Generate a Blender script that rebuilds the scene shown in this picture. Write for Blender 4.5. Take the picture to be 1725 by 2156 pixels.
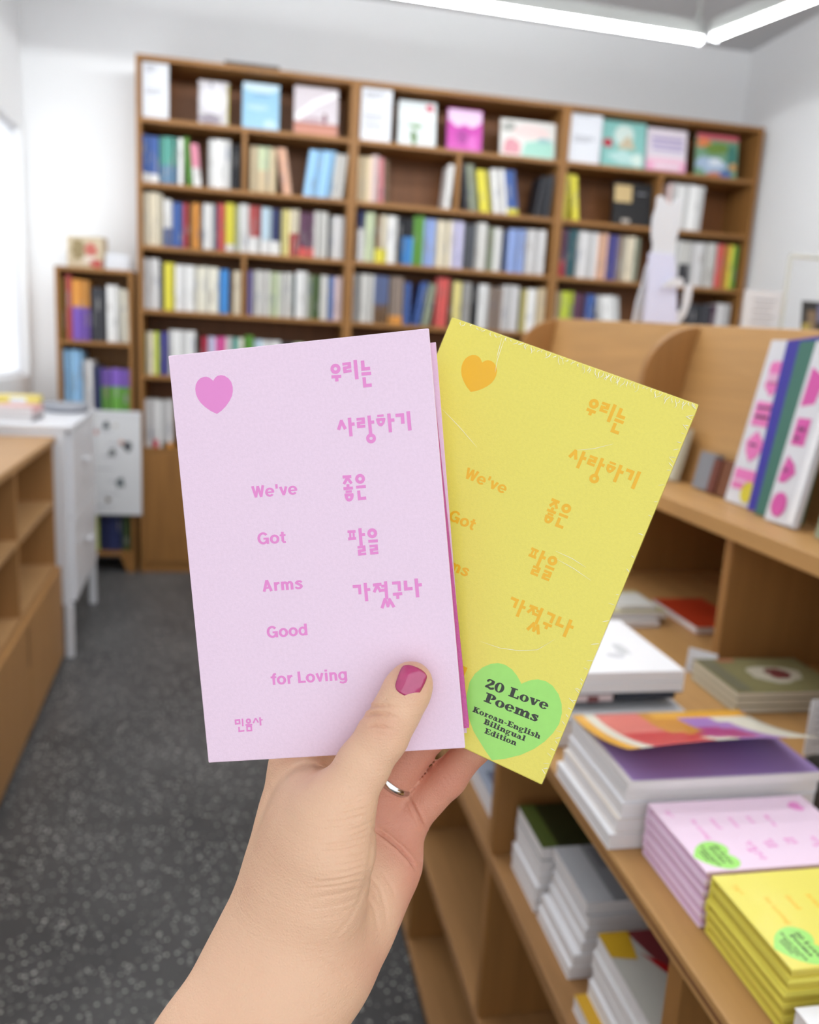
import bpy, bmesh, math, random
import numpy as np
from mathutils import Matrix, Vector

for o in list(bpy.data.objects):
    bpy.data.objects.remove(o)
SC = bpy.context.scene
COL = SC.collection
random.seed(7)
PI = math.pi

# ------------------------------------------------------------------ camera
CAM_POS = Vector((0.0, 0.0, 1.20))
# rows: world X, Y, Z axes seen in the camera's frame (right, down, forward)
CAM_R = np.array(((0.98132607, 0.01677669, 0.19161861),
                  (-0.18416612, -0.20556767, 0.96115804),
                  (0.05551564, -0.97849909, -0.19863922)))
FPX = 1730.0
cam_data = bpy.data.cameras.new('camera')
cam_data.sensor_fit = 'HORIZONTAL'
cam_data.sensor_width = 36.0
cam_data.lens = 36.0 * FPX / 1725.0
cam_data.clip_start = 0.02
cam_data.clip_end = 60
cam_data.dof.use_dof = True
cam_data.dof.focus_distance = 0.298
cam_data.dof.aperture_fstop = 11.0
camera = bpy.data.objects.new('camera', cam_data)
COL.objects.link(camera)
_m = Matrix.Identity(4)
for r in range(3):
    _m[r][0] = CAM_R[r][0]
    _m[r][1] = -CAM_R[r][1]
    _m[r][2] = -CAM_R[r][2]
    _m[r][3] = CAM_POS[r]
camera.matrix_world = _m
SC.camera = camera

# ------------------------------------------------------------------ world, exposure
world = bpy.data.worlds.new('overcast_day')
SC.world = world
world.use_nodes = True
world.node_tree.nodes['Background'].inputs[0].default_value = (0.93, 0.97, 1.0, 1)
world.node_tree.nodes['Background'].inputs[1].default_value = 1.08
SC.view_settings.view_transform = 'Standard'
SC.view_settings.look = 'None'
SC.view_settings.gamma = 1.0
SC.view_settings.use_curve_mapping = False
SC.view_settings.exposure = 0.76
TUBE_POWER = 22.0

# ------------------------------------------------------------------ materials
def lin(c):
    c = c / 255.0
    return c / 12.92 if c <= 0.04045 else ((c + 0.055) / 1.055) ** 2.4

def rgb(c):
    return (lin(c[0]), lin(c[1]), lin(c[2]), 1.0)

_mats = {}

def mat(name, c, rough=0.55, spec=0.4, metal=0.0, bump=0.0, bscale=200.0, var=0.0, vscale=8.0, coat=0.0):
    if name in _mats:
        return _mats[name]
    m = bpy.data.materials.new(name)
    m.use_nodes = True
    nt = m.node_tree
    b = nt.nodes['Principled BSDF']
    b.inputs['Base Color'].default_value = rgb(c)
    b.inputs['Roughness'].default_value = rough
    b.inputs['Metallic'].default_value = metal
    b.inputs['Specular IOR Level'].default_value = spec
    b.inputs['Coat Weight'].default_value = coat
    b.inputs['Coat Roughness'].default_value = 0.15
    if bump or var:
        tc = nt.nodes.new('ShaderNodeTexCoord')
    if bump:
        n = nt.nodes.new('ShaderNodeTexNoise')
        n.inputs['Scale'].default_value = bscale
        n.inputs['Detail'].default_value = 3
        nt.links.new(tc.outputs['Object'], n.inputs['Vector'])
        bp = nt.nodes.new('ShaderNodeBump')
        bp.inputs['Strength'].default_value = bump
        bp.inputs['Distance'].default_value = 0.001
        nt.links.new(n.outputs['Fac'], bp.inputs['Height'])
        nt.links.new(bp.outputs['Normal'], b.inputs['Normal'])
    if var:
        n = nt.nodes.new('ShaderNodeTexNoise')
        n.inputs['Scale'].default_value = vscale
        n.inputs['Detail'].default_value = 4
        nt.links.new(tc.outputs['Object'], n.inputs['Vector'])
        rp = nt.nodes.new('ShaderNodeValToRGB')
        rp.color_ramp.elements[0].position = 0.3
        rp.color_ramp.elements[1].position = 0.7
        k0, k1 = 1 - var, 1 + var * 0.6
        base = rgb(c)
        rp.color_ramp.elements[0].color = tuple(min(1, v * k0) for v in base[:3]) + (1,)
        rp.color_ramp.elements[1].color = tuple(min(1, v * k1) for v in base[:3]) + (1,)
        nt.links.new(n.outputs['Fac'], rp.inputs['Fac'])
        nt.links.new(rp.outputs['Color'], b.inputs['Base Color'])
    _mats[name] = m
    return m

def wood(name, c, axis, rough=0.5, contrast=0.2):
    """plywood or oak veneer: grain stretched along AXIS (0, 1, 2)"""
    if name in _mats:
        return _mats[name]
    m = bpy.data.materials.new(name)
    m.use_nodes = True
    nt = m.node_tree
    b = nt.nodes['Principled BSDF']
    b.inputs['Roughness'].default_value = rough
    b.inputs['Specular IOR Level'].default_value = 0.3
    tc = nt.nodes.new('ShaderNodeTexCoord')
    mp = nt.nodes.new('ShaderNodeMapping')
    s = [38.0, 38.0, 38.0]
    s[axis] = 2.2
    mp.inputs['Scale'].default_value = s
    nt.links.new(tc.outputs['Object'], mp.inputs['Vector'])
    n = nt.nodes.new('ShaderNodeTexNoise')
    n.inputs['Scale'].default_value = 1.0
    n.inputs['Detail'].default_value = 6
    n.inputs['Roughness'].default_value = 0.65
    n.inputs['Distortion'].default_value = 0.6
    nt.links.new(mp.outputs['Vector'], n.inputs['Vector'])
    rp = nt.nodes.new('ShaderNodeValToRGB')
    base = rgb(c)
    rp.color_ramp.elements[0].position = 0.32
    rp.color_ramp.elements[1].position = 0.68
    rp.color_ramp.elements[0].color = tuple(v * (1 - contrast) for v in base[:3]) + (1,)
    rp.color_ramp.elements[1].color = tuple(min(1, v * (1 + contrast * .7)) for v in base[:3]) + (1,)
    nt.links.new(n.outputs['Fac'], rp.inputs['Fac'])
    nt.links.new(rp.outputs['Color'], b.inputs['Base Color'])
    bp = nt.nodes.new('ShaderNodeBump')
    bp.inputs['Strength'].default_value = 0.08
    bp.inputs['Distance'].default_value = 0.002
    nt.links.new(n.outputs['Fac'], bp.inputs['Height'])
    nt.links.new(bp.outputs['Normal'], b.inputs['Normal'])
    _mats[name] = m
    return m

# ------------------------------------------------------------------ mesh helpers
class MB:
    def __init__(s):
        s.v, s.f, s.mi = [], [], []

    def add(s, vs, fs, mi=0):
        b = len(s.v)
        s.v.extend([tuple(map(float, v)) for v in vs])
        for f in fs:
            s.f.append(tuple(b + i for i in f))
            s.mi.append(mi)
        return s

    def box(s, x0, x1, y0, y1, z0, z1, mi=0, M=None):
        vs = [(x, y, z) for x in (x0, x1) for y in (y0, y1) for z in (z0, z1)]
        if M is not None:
            vs = [M @ Vector(v) for v in vs]
        return s.add(vs, [(0, 1, 3, 2), (4, 6, 7, 5), (0, 4, 5, 1), (2, 3, 7, 6), (0, 2, 6, 4), (1, 5, 7, 3)], mi)

    def prism(s, poly, z0, z1, mi=0, M=None, mi_top=None, mi_side=None):
        n = len(poly)
        vs = [(p[0], p[1], z0) for p in poly] + [(p[0], p[1], z1) for p in poly]
        if M is not None:
            vs = [M @ Vector(v) for v in vs]
        s.add(vs, [tuple(reversed(range(n)))], mi)
        b = len(s.v) - 2 * n
        s.f.append(tuple(b + n + i for i in range(n)))
        s.mi.append(mi if mi_top is None else mi_top)
        for i in range(n):
            j = (i + 1) % n
            s.f.append((b + i, b + j, b + n + j, b + n + i))
            s.mi.append(mi if mi_side is None else mi_side)
        return s

    def tube(s, pts, r, n=10, mi=0, cap=True):
        pts = [Vector(p) for p in pts]
        rings = []
        for i, p in enumerate(pts):
            d = (pts[min(i + 1, len(pts) - 1)] - pts[max(i - 1, 0)]).normalized()
            u = d.cross(Vector((0, 0, 1)))
            if u.length < 1e-3:
                u = d.cross(Vector((1, 0, 0)))
            u.normalize()
            w = d.cross(u)
            rr = r[i] if isinstance(r, (list, tuple)) else r
            rings.append([p + u * (rr * math.cos(2 * PI * k / n)) + w * (rr * math.sin(2 * PI * k / n)) for k in range(n)])
        b = len(s.v)
        vs = [q for ring in rings for q in ring]
        fs = []
        for i in range(len(pts) - 1):
            for k in range(n):
                k2 = (k + 1) % n
                fs.append((i * n + k, i * n + k2, (i + 1) * n + k2, (i + 1) * n + k))
        if cap:
            fs.append(tuple(reversed(range(n))))
            fs.append(tuple((len(pts) - 1) * n + k for k in range(n)))
        return s.add(vs, fs, mi)

    def strokes(s, items, z, dx=0.0, dy=0.0, k=0.001, mi=0):
        """flat lettering: S stroke, O ring, D bowl with a hole, P polygon; millimetres times K, in the plane z"""
        for it in items:
            z += 4e-6          # overlapping strokes of one letter lie a hair above one another
            if it[0] == 'S':
                pts, w = it[1], it[2]
                for a, b in zip(pts[:-1], pts[1:]):
                    ax, ay, bx, by = a[0], a[1], b[0], b[1]
                    L = math.hypot(bx - ax, by - ay)
                    nx, ny = -(by - ay) / L * w / 2, (bx - ax) / L * w / 2
                    q = [(ax + nx, ay + ny), (ax - nx, ay - ny), (bx - nx, by - ny), (bx + nx, by + ny)]
                    s.add([((x + dx) * k, (y + dy) * k, z) for x, y in q], [(0, 1, 2, 3)], mi)
            elif it[0] in 'OD':
                n = 32
                if it[0] == 'O':
                    c, ro, ri = it[1], it[2], it[3]
                    outer = [(c[0] + ro * math.cos(2 * PI * i / n), c[1] + ro * math.sin(2 * PI * i / n)) for i in range(n)]
                else:
                    c, ri = it[2], it[3]
                    poly = it[1]
                    outer = []
                    for i in range(n):
                        d = (math.cos(2 * PI * i / n), math.sin(2 * PI * i / n))
                        best = 0
                        for a, b in zip(poly, poly[1:] + poly[:1]):
                            ex, ey = b[0] - a[0], b[1] - a[1]
                            det = d[0] * (-ey) + d[1] * ex
                            if abs(det) < 1e-9:
                                continue
                            px, py = a[0] - c[0], a[1] - c[1]
                            t = (px * (-ey) + py * ex) / det
                            u = (d[0] * py - d[1] * px) / det
                            if t > 0 and -1e-6 <= u <= 1 + 1e-6:
                                best = max(best, t)
                        outer.append((c[0] + d[0] * best, c[1] + d[1] * best))
                inner = [(c[0] + ri * math.cos(2 * PI * i / n), c[1] + ri * math.sin(2 * PI * i / n)) for i in range(n)]
                s.add([((x + dx) * k, (y + dy) * k, z) for x, y in outer + inner],
                      [(i, (i + 1) % n, n + (i + 1) % n, n + i) for i in range(n)], mi)
            elif it[0] == 'P':
                s.add([((x + dx) * k, (y + dy) * k, z) for x, y in it[1]], [tuple(range(len(it[1])))], mi)
        return s

    def mesh(s, name, mats, smooth=False):
        me = bpy.data.meshes.new(name)
        me.from_pydata(s.v, [], s.f)
        for m in mats:
            me.materials.append(m)
        if len(mats) > 1:
            me.polygons.foreach_set('material_index', s.mi)
        bm = bmesh.new()
        bm.from_mesh(me)
        bmesh.ops.recalc_face_normals(bm, faces=bm.faces)
        if smooth:
            for f in bm.faces:
                f.smooth = True
        bm.to_mesh(me)
        bm.free()
        return me

def obj(name, mesh, parent=None, loc=(0, 0, 0), rot=(0, 0, 0), kind=None, label=None):
    o = bpy.data.objects.new(name, mesh)
    COL.objects.link(o)
    if parent is not None:
        o.parent = parent
    o.location = loc
    o.rotation_euler = rot
    if kind:
        o['kind'] = kind
    if label:
        o['label'] = label
    return o

def part(name, mb, m, parent, smooth=False, **kw):
    ms = m if isinstance(m, (list, tuple)) else [m]
    return obj(name, mb.mesh(name, ms, smooth), parent, **kw)

def tag(o, label, cat, group=None):
    o['label'] = label
    o['category'] = cat
    if group:
        o['group'] = group
    return o

def thing(name, label, cat, loc=(0, 0, 0), rotz=0.0, group=None, M=None):
    o = bpy.data.objects.new(name, None)
    COL.objects.link(o)
    o.empty_display_size = 0.05
    if M is not None:
        o.matrix_world = M
    else:
        o.location = loc
        o.rotation_euler = (0, 0, rotz)
    return tag(o, label, cat, group)

def bevel(o, w=0.002, seg=2):
    md = o.modifiers.new('bevel', 'BEVEL')
    md.width = w
    md.segments = seg
    md.limit_method = 'ANGLE'
    return o

def structure(name, mb, m):
    return part(name, mb, m, None, kind='structure')

def B(x0, x1, y0, y1, z0, z1):
    return MB().box(x0, x1, y0, y1, z0, z1)

# ------------------------------------------------------------------ palette
WALL = mat('wall_paint', (240, 241, 243), rough=0.85, spec=0.2, bump=0.15, bscale=60)
CEIL = mat('ceiling_paint', (206, 206, 208), rough=0.9, spec=0.1)
OAKX = wood('oak_veneer_x', (146, 102, 54), 0)
OAKY = wood('oak_veneer_y', (146, 102, 54), 1)
OAKZ = wood('oak_veneer_z', (146, 102, 54), 2)
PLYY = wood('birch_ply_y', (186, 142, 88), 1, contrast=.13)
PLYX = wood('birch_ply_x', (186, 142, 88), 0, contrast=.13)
PLYZ_SHADED = wood('birch_ply_shaded_z', (158, 112, 62), 2, contrast=.13)  # same ply darkened: shade on dividers and backs put into the colour
OAK_SHADED = wood('oak_shaded_back', (118, 74, 40), 2)  # same oak darkened: shade inside the bookcases painted into the back panels
LEFTW = wood('low_unit_oak_y', (176, 136, 92), 1, contrast=.12)
LEFTZ = wood('low_unit_oak_z', (170, 126, 78), 2, contrast=.12)
WHITE_METAL = mat('white_lacquer', (226, 227, 232), rough=0.35, spec=0.5)
PAPER = mat('white_paper', (214, 216, 222), rough=0.7, spec=0.2)
PAGES = mat('page_edges', (232, 228, 218), rough=0.85, spec=0.1)
PRINT = mat('grey_print', (150, 150, 158), rough=0.7)
DARKPRINT = mat('dark_print', (60, 60, 66), rough=0.7)
BLACK = mat('black_card', (24, 23, 25), rough=0.5)
STEEL = mat('brushed_steel', (190, 190, 185), rough=0.3, metal=1.0)
GREYPAINT = mat('grey_paint', (176, 178, 176), rough=0.5)

# ------------------------------------------------------------------ the setting
XL, XR, YB, YF, ZC = -1.08, 2.635, 4.462, -1.3, 2.86

def terrazzo():
    m = bpy.data.materials.new('speckled_floor')
    m.use_nodes = True
    nt = m.node_tree
    b = nt.nodes['Principled BSDF']
    b.inputs['Roughness'].default_value = 0.45
    b.inputs['Specular IOR Level'].default_value = 0.35
    tc = nt.nodes.new('ShaderNodeTexCoord')
    prev = None
    base = nt.nodes.new('ShaderNodeTexNoise')
    base.inputs['Scale'].default_value = 3.0
    base.inputs['Detail'].default_value = 5
    nt.links.new(tc.outputs['Object'], base.inputs['Vector'])
    rp = nt.nodes.new('ShaderNodeValToRGB')
    rp.color_ramp.elements[0].position = .3
    rp.color_ramp.elements[1].position = .7
    rp.color_ramp.elements[0].color = rgb((66, 65, 66))
    rp.color_ramp.elements[1].color = rgb((86, 85, 85))
    nt.links.new(base.outputs['Fac'], rp.inputs['Fac'])
    prev = rp.outputs['Color']
    for sc, thr, col in ((90.0, .34, (128, 127, 125)), (110.0, .30, (205, 203, 198)), (140.0, .26, (42, 41, 42)), (62.0, .17, (215, 213, 206))):
        v = nt.nodes.new('ShaderNodeTexVoronoi')
        v.inputs['Scale'].default_value = sc
        nt.links.new(tc.outputs['Object'], v.inputs['Vector'])
        w = nt.nodes.new('ShaderNodeTexWhiteNoise')
        nt.links.new(v.outputs['Color'], w.inputs['Vector'])
        sel = nt.nodes.new('ShaderNodeMath')
        sel.operation = 'GREATER_THAN'
        sel.inputs[1].default_value = .78
        nt.links.new(w.outputs['Value'], sel.inputs[0])
        lt = nt.nodes.new('ShaderNodeMath')
        lt.operation = 'LESS_THAN'
        lt.inputs[1].default_value = thr
        nt.links.new(v.outputs['Distance'], lt.inputs[0])
        mul = nt.nodes.new('ShaderNodeMath')
        mul.operation = 'MULTIPLY'
        nt.links.new(sel.outputs[0], mul.inputs[0])
        nt.links.new(lt.outputs[0], mul.inputs[1])
        mx = nt.nodes.new('ShaderNodeMix')
        mx.data_type = 'RGBA'
        nt.links.new(mul.outputs[0], mx.inputs['Factor'])
        nt.links.new(prev, mx.inputs['A'])
        mx.inputs['B'].default_value = rgb(col)
        prev = mx.outputs['Result']
    nt.links.new(prev, b.inputs['Base Color'])
    return m

structure('floor', B(XL - .2, XR + .2, YF, YB + .2, -0.1, 0), terrazzo())
structure('ceiling', B(XL - .2, XR + .2, YF, YB + .2, ZC, ZC + .1), CEIL)
structure('wall_back', B(XL - .2, XR + .2, YB, YB + .12, 0, ZC), WALL)
structure('wall_right', B(XR, XR + .12, YF, YB, 0, ZC), WALL)
wf = MB()                                          # unseen wall behind the viewer, added to cut low light: low wall, header, wide opening
wf.box(XL, XR, YF, YF + .1, 0, .6)
wf.box(XL, XR, YF, YF + .1, 2.7, ZC)
wf.box(XL, XL + .1, YF, YF + .1, .6, 2.7)
wf.box(XR - .1, XR, YF, YF + .1, .6, 2.7)
structure('wall_front_added', wf, WALL)
WY0, WY1, WZ0, WZ1 = 1.9, 4.405, 0.95, 2.10       # window opening in the left wall
wl = MB()
wl.box(XL - .07, XL, YF, WY0, 0, ZC)
wl.box(XL - .07, XL, WY1, YB, 0, ZC)
wl.box(XL - .07, XL, WY0, WY1, 0, WZ0)
wl.box(XL - .07, XL, WY0, WY1, WZ1, ZC)
structure('wall_left', wl, WALL)
GLASS = bpy.data.materials.new('window_glass')
GLASS.use_nodes = True
_nt = GLASS.node_tree
_nt.nodes.remove(_nt.nodes['Principled BSDF'])
_tr = _nt.nodes.new('ShaderNodeBsdfTransparent')
_gl = _nt.nodes.new('ShaderNodeBsdfGlossy')
_gl.inputs['Roughness'].default_value = 0.02
_mx = _nt.nodes.new('ShaderNodeMixShader')
_mx.inputs[0].default_value = 0.06
_nt.links.new(_tr.outputs[0], _mx.inputs[1])
_nt.links.new(_gl.outputs[0], _mx.inputs[2])
_nt.links.new(_mx.outputs[0], _nt.nodes['Material Output'].inputs['Surface'])
win = bpy.data.objects.new('window_1', None)
COL.objects.link(win)
win['kind'] = 'structure'
fr = MB()
fr.box(XL - .06, XL - .03, WY0, WY1, WZ0, WZ0 + .02)
fr.box(XL - .06, XL - .03, WY0, WY1, WZ1 - .02, WZ1)
for yy, ww in ((WY0, .035), (2.9, .035), (WY1 - .012, .012)):
    fr.box(XL - .06, XL - .03, yy, yy + ww, WZ0 + .02, WZ1 - .02)
part('window_frame', fr, WHITE_METAL, win, kind='structure')
for a, b in ((WY0 + .035, 2.9), (2.935, WY1 - .012)):
    part('pane', B(XL - .048, XL - .043, a, b, WZ0 + .02, WZ1 - .02), GLASS, win, kind='structure')

# linear lamps hung in an L under the ceiling; unseen rows overhead are added to brighten the room
TUBE = bpy.data.materials.new('lit_tube')
TUBE.use_nodes = True
_b = TUBE.node_tree.nodes['Principled BSDF']
_b.inputs['Base Color'].default_value = (1, 1, 1, 1)
_b.inputs['Emission Color'].default_value = (0.96, 0.99, 1.0, 1)
_b.inputs['Emission Strength'].default_value = TUBE_POWER

def linear_lamp(p, q, label, rods):
    p, q = Vector(p), Vector(q)
    t = thing('linear_lamp', label, 'lamp', p, 0, 'linear lamps under the ceiling')
    d = (q - p)
    L = d.length
    ang = math.atan2(d.y, d.x)
    t.rotation_euler = (0, 0, ang)
    m = MB()
    m.tube([(0.012, 0, 0), (L - .012, 0, 0)], .0135, 16)
    part('tube', m, TUBE, t, smooth=False)
    h = MB()
    h.box(0, L, -.024, .024, .019, .062)
    h.box(0, L, -.024, -.0215, .007, .019)          # reflector flanks beside the tube
    h.box(0, L, .0215, .024, .007, .019)
    part('housing', h, GREYPAINT, t)
    for i in (0, 1):
        part('end_cap', B(-.004 if i == 0 else L - .011, .011 if i == 0 else L + .004, -.021, .021, -.016, .0185), WHITE_METAL, t)
    for x in rods:
        r = MB()
        r.tube([(x, 0, .062), (x, 0, ZC - p.z)], .006, 8)
        r.tube([(x, 0, .062), (x, 0, .11)], .016, 10)
        part('hanger', r, GREYPAINT, t)
    return t

linear_lamp((1.807, 3.441, 2.5), (0.30, 3.392, 2.5), 'long lit linear lamp hung above the bookcases, meeting the other at its right end', (.03, 1.2))
linear_lamp((1.829, 3.40, 2.5), (2.28, 1.85, 2.5), 'lit linear lamp running from the corner of the lamps towards the right wall', (.9,))
linear_lamp((0.28, 3.39, 2.5), (-.85, 3.355, 2.5), 'lit linear lamp above the white cabinet, beyond the top of the view', (.1, .9))
linear_lamp((-.8, 2.2, 2.5), (.6, 2.25, 2.5), 'added unseen linear lamp, second row over the aisle', (.1, 1.2))
linear_lamp((.7, 2.25, 2.5), (2.05, 2.3, 2.5), 'added unseen linear lamp, second row over the display counter', (.1, 1.2))
linear_lamp((-.8, .95, 2.5), (.6, 1.0, 2.5), 'added unseen linear lamp, third row over the aisle', (.1, 1.2))
linear_lamp((.7, 1.0, 2.5), (2.1, 1.05, 2.5), 'added unseen linear lamp, third row over the display counter', (.1, 1.2))
linear_lamp((-.8, 2.8, 2.5), (.35, 2.84, 2.5), 'added unseen linear lamp, between the first and second rows over the aisle', (.1, 1.0))
linear_lamp((.45, 2.84, 2.5), (1.45, 2.87, 2.5), 'added unseen linear lamp, between the first and second rows, over the display counter', (.1, .9))
linear_lamp((-.8, 1.6, 2.5), (.6, 1.65, 2.5), 'added unseen linear lamp, between the second and third rows over the aisle', (.1, 1.2))
linear_lamp((.7, 1.65, 2.5), (2.1, 1.7, 2.5), 'added unseen linear lamp, between the second and third rows, over the display counter', (.1, 1.2))

# lettering, millimetres on the cover (x right, y up from its middle)
HANGUL=[[["S",[[11.2,61.44],[14.72,61.32]],1.15],["S",[[13.05,61.37],[13.01,59.63]],1.21],["S",[[15.53,65.51],[18.61,65.56]],0.99],["S",[[15.58,64.15],[18.61,64.23]],0.99],["S",[[15.63,62.79],[18.61,62.9]],0.99],["S",[[17.99,65.66],[17.99,64.04]],1.27],["S",[[16.19,64.34],[16.25,62.68]],1.27],["S",[[20.21,66.57],[20.24,59.71]],1.27],["S",[[22.82,66.07],[22.75,62.49]],1.27],["S",[[22.21,63.09],[25.3,63.07]],1.21],["S",[[22.03,61.35],[25.49,61.3]],1.15],["S",[[22.83,60.16],[22.86,56.55]],1.21],["S",[[22.32,57.16],[25.35,57.16]],1.17],["O",[12.91,64.14],1.81,0.6]],[["S",[[13.43,45.81],[11.99,42.5]],1.2],["S",[[13.15,45.84],[14.51,42.52]],1.16],["S",[[16.3,46.42],[16.28,39.76]],1.23],["S",[[16.71,44.03],[17.97,44.06]],1.18],["S",[[18.78,45.59],[21.76,45.56]],0.97],["S",[[18.77,44.25],[21.74,44.23]],0.97],["S",[[18.77,42.91],[21.73,42.9]],0.97],["S",[[21.16,45.67],[21.14,44.06]],1.22],["S",[[19.37,44.43],[19.37,42.8]],1.22],["S",[[23.38,46.51],[23.39,39.75]],1.2],["S",[[23.87,44.11],[25.03,44.09]],1.12],["S",[[26.28,46.09],[28.6,46.08]],0.8],["S",[[30.51,46.56],[30.53,39.88]],1.2],["S",[[31.0,44.14],[32.29,44.14]],1.18],["S",[[32.82,45.64],[35.83,45.62]],1.18],["S",[[35.29,46.11],[35.2,42.51]],1.23],["S",[[37.43,46.69],[37.45,39.9]],1.27],["O",[23.39,38.39],1.76,0.6],["D",[[25.8,45.29],[29.18,45.21],[29.02,44.24],[28.6,43.23],[27.91,42.45],[27.36,42.29],[26.67,42.49],[26.04,43.38],[25.86,44.37]],[27.41,43.83],0.44]],[["S",[[11.9,25.6],[15.05,25.52]],1.09],["S",[[13.62,25.21],[12.14,23.05]],1.05],["S",[[13.69,25.04],[14.94,23.0]],1.01],["S",[[13.57,22.92],[13.53,21.66]],1.09],["S",[[11.83,21.41],[15.27,21.39]],1.05],["S",[[12.52,20.24],[14.76,20.21]],0.89],["S",[[16.44,21.56],[19.95,21.53]],1.05],["S",[[17.24,20.31],[17.24,16.83]],1.11],["S",[[16.81,17.34],[19.73,17.4]],1.11],["O",[18.14,24.41],1.77,0.63],["D",[[11.95,19.66],[15.3,19.57],[15.28,18.5],[14.9,17.42],[14.29,16.84],[13.55,16.67],[12.77,16.89],[12.27,17.57],[12.06,18.7]],[13.59,18.17],0.42]],[["S",[[11.87,5.93],[14.79,5.82]],0.95],["S",[[11.86,3.34],[14.77,3.33]],1.04],["S",[[12.79,5.63],[12.69,3.5]],0.77],["S",[[14.0,5.53],[13.98,3.39]],0.77],["S",[[16.46,6.8],[16.38,0.56]],1.18],["S",[[16.78,4.45],[18.09,4.44]],1.13],["S",[[19.06,1.86],[22.51,1.8]],1.04],["S",[[14.96,0.04],[17.83,0.1]],0.92],["S",[[14.97,-1.24],[17.87,-1.19]],0.92],["S",[[14.97,-2.52],[17.91,-2.48]],0.92],["S",[[17.26,0.2],[17.31,-1.38]],1.16],["S",[[15.54,-1.05],[15.55,-2.61]],1.16],["S",[[19.33,0.1],[22.31,0.1]],0.93],["S",[[19.34,-1.2],[22.32,-1.17]],0.93],["S",[[19.34,-2.51],[22.33,-2.45]],0.93],["S",[[21.72,0.21],[21.73,-1.34]],1.21],["S",[[19.93,-1.03],[19.94,-2.62]],1.21],["O",[20.74,4.66],1.77,0.63]],[["S",[[11.92,-13.92],[14.86,-13.94]],1.1],["S",[[14.38,-13.47],[14.33,-16.9]],1.1],["S",[[16.56,-12.92],[16.55,-19.54]],1.16],["S",[[16.84,-15.42],[18.21,-15.36]],1.05],["S",[[19.3,-13.93],[22.43,-13.85]],1.1],["S",[[20.8,-14.21],[19.46,-16.57]],1.06],["S",[[20.86,-14.37],[21.94,-16.6]],1.03],["S",[[23.94,-12.94],[23.88,-19.3]],1.16],["S",[[22.28,-14.56],[23.96,-14.57]],1.0],["S",[[22.15,-16.06],[23.9,-16.03]],1.0],["S",[[23.32,-19.02],[21.8,-22.49]],1.13],["S",[[23.43,-19.5],[24.06,-22.26]],0.93],["S",[[24.87,-19.45],[23.98,-22.25]],0.93],["S",[[24.58,-19.19],[26.2,-22.42]],1.1],["S",[[26.26,-13.75],[29.28,-13.82]],1.06],["S",[[28.77,-13.31],[28.7,-16.8]],1.1],["S",[[26.19,-17.8],[29.56,-17.77]],1.06],["S",[[27.88,-17.93],[27.85,-19.52]],1.1],["S",[[31.08,-13.25],[31.0,-16.81]],1.21],["S",[[30.5,-16.22],[33.43,-16.25]],1.13],["S",[[35.01,-12.76],[35.0,-19.5]],1.22],["S",[[35.35,-15.16],[36.86,-15.12]],1.1]],[["S",[[-36.29,-59.7],[-34.21,-59.66]],0.6],["S",[[-36.3,-61.05],[-34.22,-61.02]],0.6],["S",[[-35.98,-59.51],[-35.99,-61.28]],0.64],["S",[[-34.48,-59.44],[-34.53,-61.24]],0.64],["S",[[-33.34,-59.27],[-33.41,-62.13]],0.58],["S",[[-34.92,-62.24],[-34.98,-64.09]],0.58],["S",[[-35.29,-63.9],[-33.0,-63.8]],0.58],["S",[[-32.37,-61.7],[-29.8,-61.7]],0.56],["S",[[-32.1,-62.29],[-30.07,-62.29]],0.56],["S",[[-32.17,-63.89],[-30.01,-63.85]],0.56],["S",[[-31.88,-62.14],[-31.94,-64.02]],0.6],["S",[[-30.3,-62.16],[-30.33,-63.96]],0.6],["S",[[-28.33,-59.33],[-29.38,-61.15]],0.53],["S",[[-28.34,-59.41],[-27.47,-61.1]],0.5],["S",[[-26.7,-59.18],[-26.71,-62.21]],0.61],["S",[[-26.38,-60.19],[-25.8,-60.1]],0.47],["O",[-31.13,-60.3],0.98,0.36]]]
HEART=[[-31.96,64.32],[-31.71,64.74],[-31.02,65.47],[-30.15,65.98],[-28.91,66.1],[-27.62,65.73],[-26.29,64.7],[-25.4,63.33],[-25.02,61.5],[-25.14,59.83],[-25.6,58.29],[-26.57,56.69],[-28.08,54.95],[-29.98,53.35],[-31.77,52.37],[-33.95,53.63],[-35.85,55.21],[-37.33,56.84],[-38.29,58.53],[-38.84,60.28],[-38.91,62.08],[-38.55,63.63],[-37.76,64.85],[-36.64,65.73],[-35.37,66.1],[-34.35,66.05],[-33.36,65.65],[-32.51,64.92]]
STICKER=[[28.3,-43.97],[29.36,-42.76],[31.09,-41.14],[33.21,-39.95],[36.06,-39.39],[38.87,-39.92],[42.01,-41.86],[44.31,-44.64],[45.63,-47.62],[46.21,-51.66],[45.46,-55.59],[43.84,-59.7],[41.45,-63.7],[37.9,-67.77],[33.23,-71.53],[29.01,-74.13],[25.44,-71.93],[21.88,-69.46],[18.78,-67.25],[15.65,-63.82],[13.13,-60.09],[11.43,-55.97],[10.58,-51.22],[11.24,-47.5],[13.04,-44.13],[15.25,-41.81],[17.58,-40.4],[20.29,-39.93],[23.16,-40.47],[25.62,-41.79],[27.2,-43.01]]
ENGLISH=[("We've", [-21.85, 21.0], [-5.0, 20.9]), ('Got', [-21.32, 4.01], [-10.91, 3.8]), ('Arms', [-21.2, -13.26], [-6.3, -13.28]), ('Good', [-21.14, -30.29], [-6.04, -30.21]), ('for Loving', [-21.32, -47.58], [6.97, -47.52])]
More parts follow.
